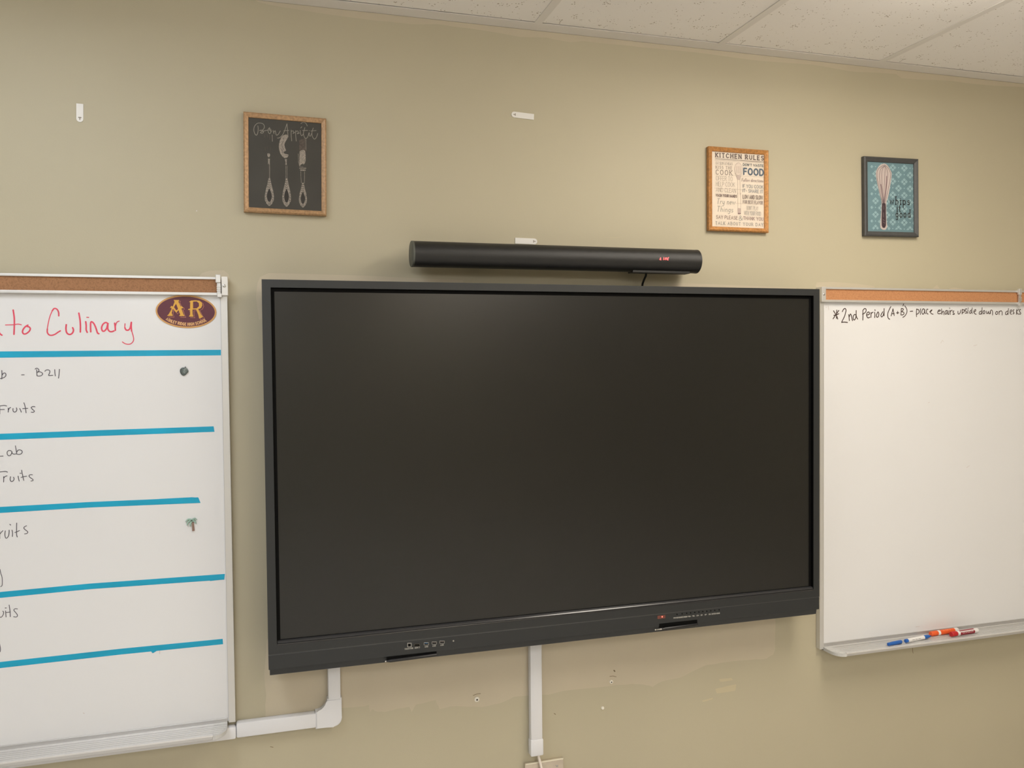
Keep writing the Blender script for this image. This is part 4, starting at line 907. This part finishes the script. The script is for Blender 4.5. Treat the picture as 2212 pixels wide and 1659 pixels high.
halo = smooth([(470, 262), (525, 290), (585, 390), (600, 470), (565, 700), (535, 850), (508, 950), (515, 1250), (525, 1330), (500, 1383), (460, 1395), (420, 1370), (405, 1310), (428, 950), (398, 800), (358, 620), (330, 450), (345, 370), (400, 292), (470, 262)], 3)[:-1]
WH = obj('whisk_print', z6.poly(NB(), halo, YP - .0004), mat('whisk_halo', srgb(214, 200, 194), .6), WK)
wirec = mat('whisk_wire_print', srgb(98, 74, 80), .6)
obj('wires', z6.strokes(NB(), [[(440, 940), (390, 720), (350, 470), (370, 360), (440, 305), (480, 290)], [(450, 940), (412, 700), (390, 480), (412, 360), (470, 310)], [(458, 940), (440, 700), (430, 450), (450, 340), (480, 310)], [(465, 940), (470, 700), (482, 450), (490, 350), (480, 300)], [(475, 940), (505, 720), (530, 480), (520, 370), (480, 300)], [(485, 940), (540, 700), (580, 480), (570, 400), (530, 330), (480, 290)]], .0013, YP - .0006, 4), wirec, WH)
obj('wire_shade', z6.strokes(NB(), [[(470, 930), (500, 700), (515, 480)], [(460, 930), (440, 760), (415, 620)]], .0034, YP - .0005, 4), mat('wire_shade_print', srgb(150, 124, 128), .6), WH)
obj('whisk_handle', z6.poly(NB(), smooth([(435, 945), (495, 945), (500, 1100), (502, 1320), (465, 1362), (430, 1320), (430, 1100), (435, 945)], 2)[:-1], YP - .0006), mat('whisk_handle_print', srgb(72, 52, 60), .6), WH)
obj('handle_glint', z6.strokes(NB(), [[(465, 980), (465, 1050)], [(460, 1100), (462, 1180)], [(450, 1215), (475, 1240)], [(455, 1262), (478, 1280)]], .0011, YP - .0008, 0), mat('whisk_glint_print', srgb(172, 150, 150), .6), WH)
tx = mat('black_type_print', srgb(44, 48, 50), .6)
for s, a, b, h in (('whips', (572, 958), (905, 968), 132), ('it', (690, 1083), (748, 1086), 122), ('good', (672, 1178), (915, 1182), 132)):
    obj('lettering', lettering(NB(), z6, s, a, b, h, 15, YP - .0007, True, 0, gap=.16), tx, WK)

# ================================================================== ADHESIVE STRIPS
def strip(a, b, wid, label, mark_t):
    """tab from square end a to rounded end b (photo points on the wall)"""
    p, q = Vector(W(*a)), Vector(W(*b)); d = (q - p).normalized(); n = Vector((-d.y, d.x)); h = wid / 2; c = q - d * h
    pts = [p + n * h, p - n * h] + [c + d * h * math.sin(t) - n * h * math.cos(t) for t in [math.pi * k / 10 for k in range(11)]]
    T = thing('adhesive_strip', label, 'adhesive strip', (p.x, 0, min(p.y, q.y)), 'leftover adhesive strips')
    obj('tab', prism(NB(), [tuple(v) for v in pts], -.0022, -.0001), whitepl, T)
    m = q - d * .0115; bm = NB()
    ribbon(bm, [tuple(m - n * .0028), tuple(m + n * .0028)], .0026, -.0025); ribbon(bm, [tuple(m), tuple(m + d * .0055)], .0022, -.0024)
    obj('print_mark', bm, mat('strip_print', srgb(150, 140, 130), .6), T)
strip((172.8, 224.5), (172.8, 264), .0165, 'white adhesive strip hanging upright on the far left of the wall', 1)
strip((1153, 253), (1104.5, 247), .0172, 'white adhesive strip stuck crosswise high on the wall', 1)
strip((1112.5, 520), (1160, 522), .0175, 'white adhesive strip just above the soundbar', 1)

# ================================================================== CABLE RACEWAYS, CABLE, WALL PLATE, ANCHORS
def capsect(bm, pts, w_, dep, ch=.005):
    pass
RD = .026
R1 = thing('cable_raceway', 'white L-shaped cable raceway from the display to under the left whiteboard', 'cable raceway', (.0, 0, .72))
obj('vertical_cover', B(.1692, .2044, -RD, -.0006, .775, 1.02, .004, 2), pvc, R1, smooth=40)
obj('horizontal_cover', B(-.079, .135, -RD, -.0006, .7205, .7625, .005, 2), pvc, R1, smooth=40)
obj('under_tray_cover', B(-.95, -.0795, -RD, -.0006, .7185, .7535, .005, 2), pvc, R1, smooth=40)
el = []
for k in range(7):
    t = math.radians(-90 + 90 * k / 6); el.append((.2065 - .024 + .024 * math.cos(t), .7175 + .024 + .024 * math.sin(t)))
inn = []
for k in range(7):
    t = math.radians(-90 + 90 * k / 6); inn.append((.1665 - .03 + .03 * math.cos(t), .7655 + .03 + .03 * math.sin(t)))
pts = [(.1335, .7175)] + el + [(.2065, .7985), (.1665, .7985)] + inn[::-1] + [(.1335, .7655)]
bm = prism(NB(), pts, -RD - .002, -.0006)
fe = [e for e in bm.edges if all(abs(v.co.y + RD + .002) < 1e-6 for v in e.verts)]
bmesh.ops.bevel(bm, geom=fe, offset=.0035, segments=2, affect='EDGES')
obj('elbow', bm, pvc, R1, smooth=45)
R2 = thing('cable_raceway', 'straight white vertical cable raceway below the middle of the display', 'cable raceway', (.789, 0, .54))
obj('cover', B(.7700, .8083, -RD, -.0006, .575, 1.02, .005, 2), pvc, R2, smooth=40)
obj('end_fitting', B(.7683, .8100, -RD - .003, -.0006, .5445, .596, .005, 2), pvc, R2, smooth=40)
pts = [(.7965, -.016, .548), (.7975, -.018, .535), (.801, -.022, .518), (.806, -.026, .49), (.812, -.03, .44)]
cb = obj('cable', tube(NB(), pts, .0042), ivory, None, loc=(.80, -.02, .5), label='pale cable dropping from the white raceway across the wall plate', cat='cable', smooth=60)
PL = thing('wall_plate', 'brushed steel wall plate at the bottom edge below the raceway', 'wall plate', (.8173, 0, .405))
obj('plate', B(.7545, .8800, -.012, 0, .405, .5185, .002), platem, PL)
obj('plate_edge', B(.7560, .8785, -.0135, -.008, .5155, .5190, .0006), mat('plate_top_edge', (.85, .80, .66), .3, metal=.4), PL)
for x in (.776, .858): screw(PL, x, -.012, .498, .0032)
anc = mat('anchor_plastic', (.84, .80, .70), .45)
def anchor(px, py, r, label, hole=True):
    p = W(px, py, .004)
    T = thing('wall_anchor', label, 'wall anchor', (p[0], 0, p[1] - r), 'plastic wall anchors')
    obj('collar', lathe(NB(), (p[0], 0, p[1]), (p[0], -.006, p[1]), [(0, r), (.0028, r), (.0045, r * .75), (.0047, r * .35)], 18), anc, T, smooth=40)
    if hole: obj('screw_hole', lathe(NB(), (p[0], -.0044, p[1]), (p[0], -.006, p[1]), [(0, r * .34), (.0006, r * .34)], 12), darkgap, T)
anchor(1030.5, 1511.5, .0078, 'round white wall anchor left of the straight raceway')
anchor(1321, 1473.5, .0062, 'round white wall anchor right of the straight raceway')
anchor(1302.5, 1530, .0052, 'small white plug in the wall, lowest of the three', False)
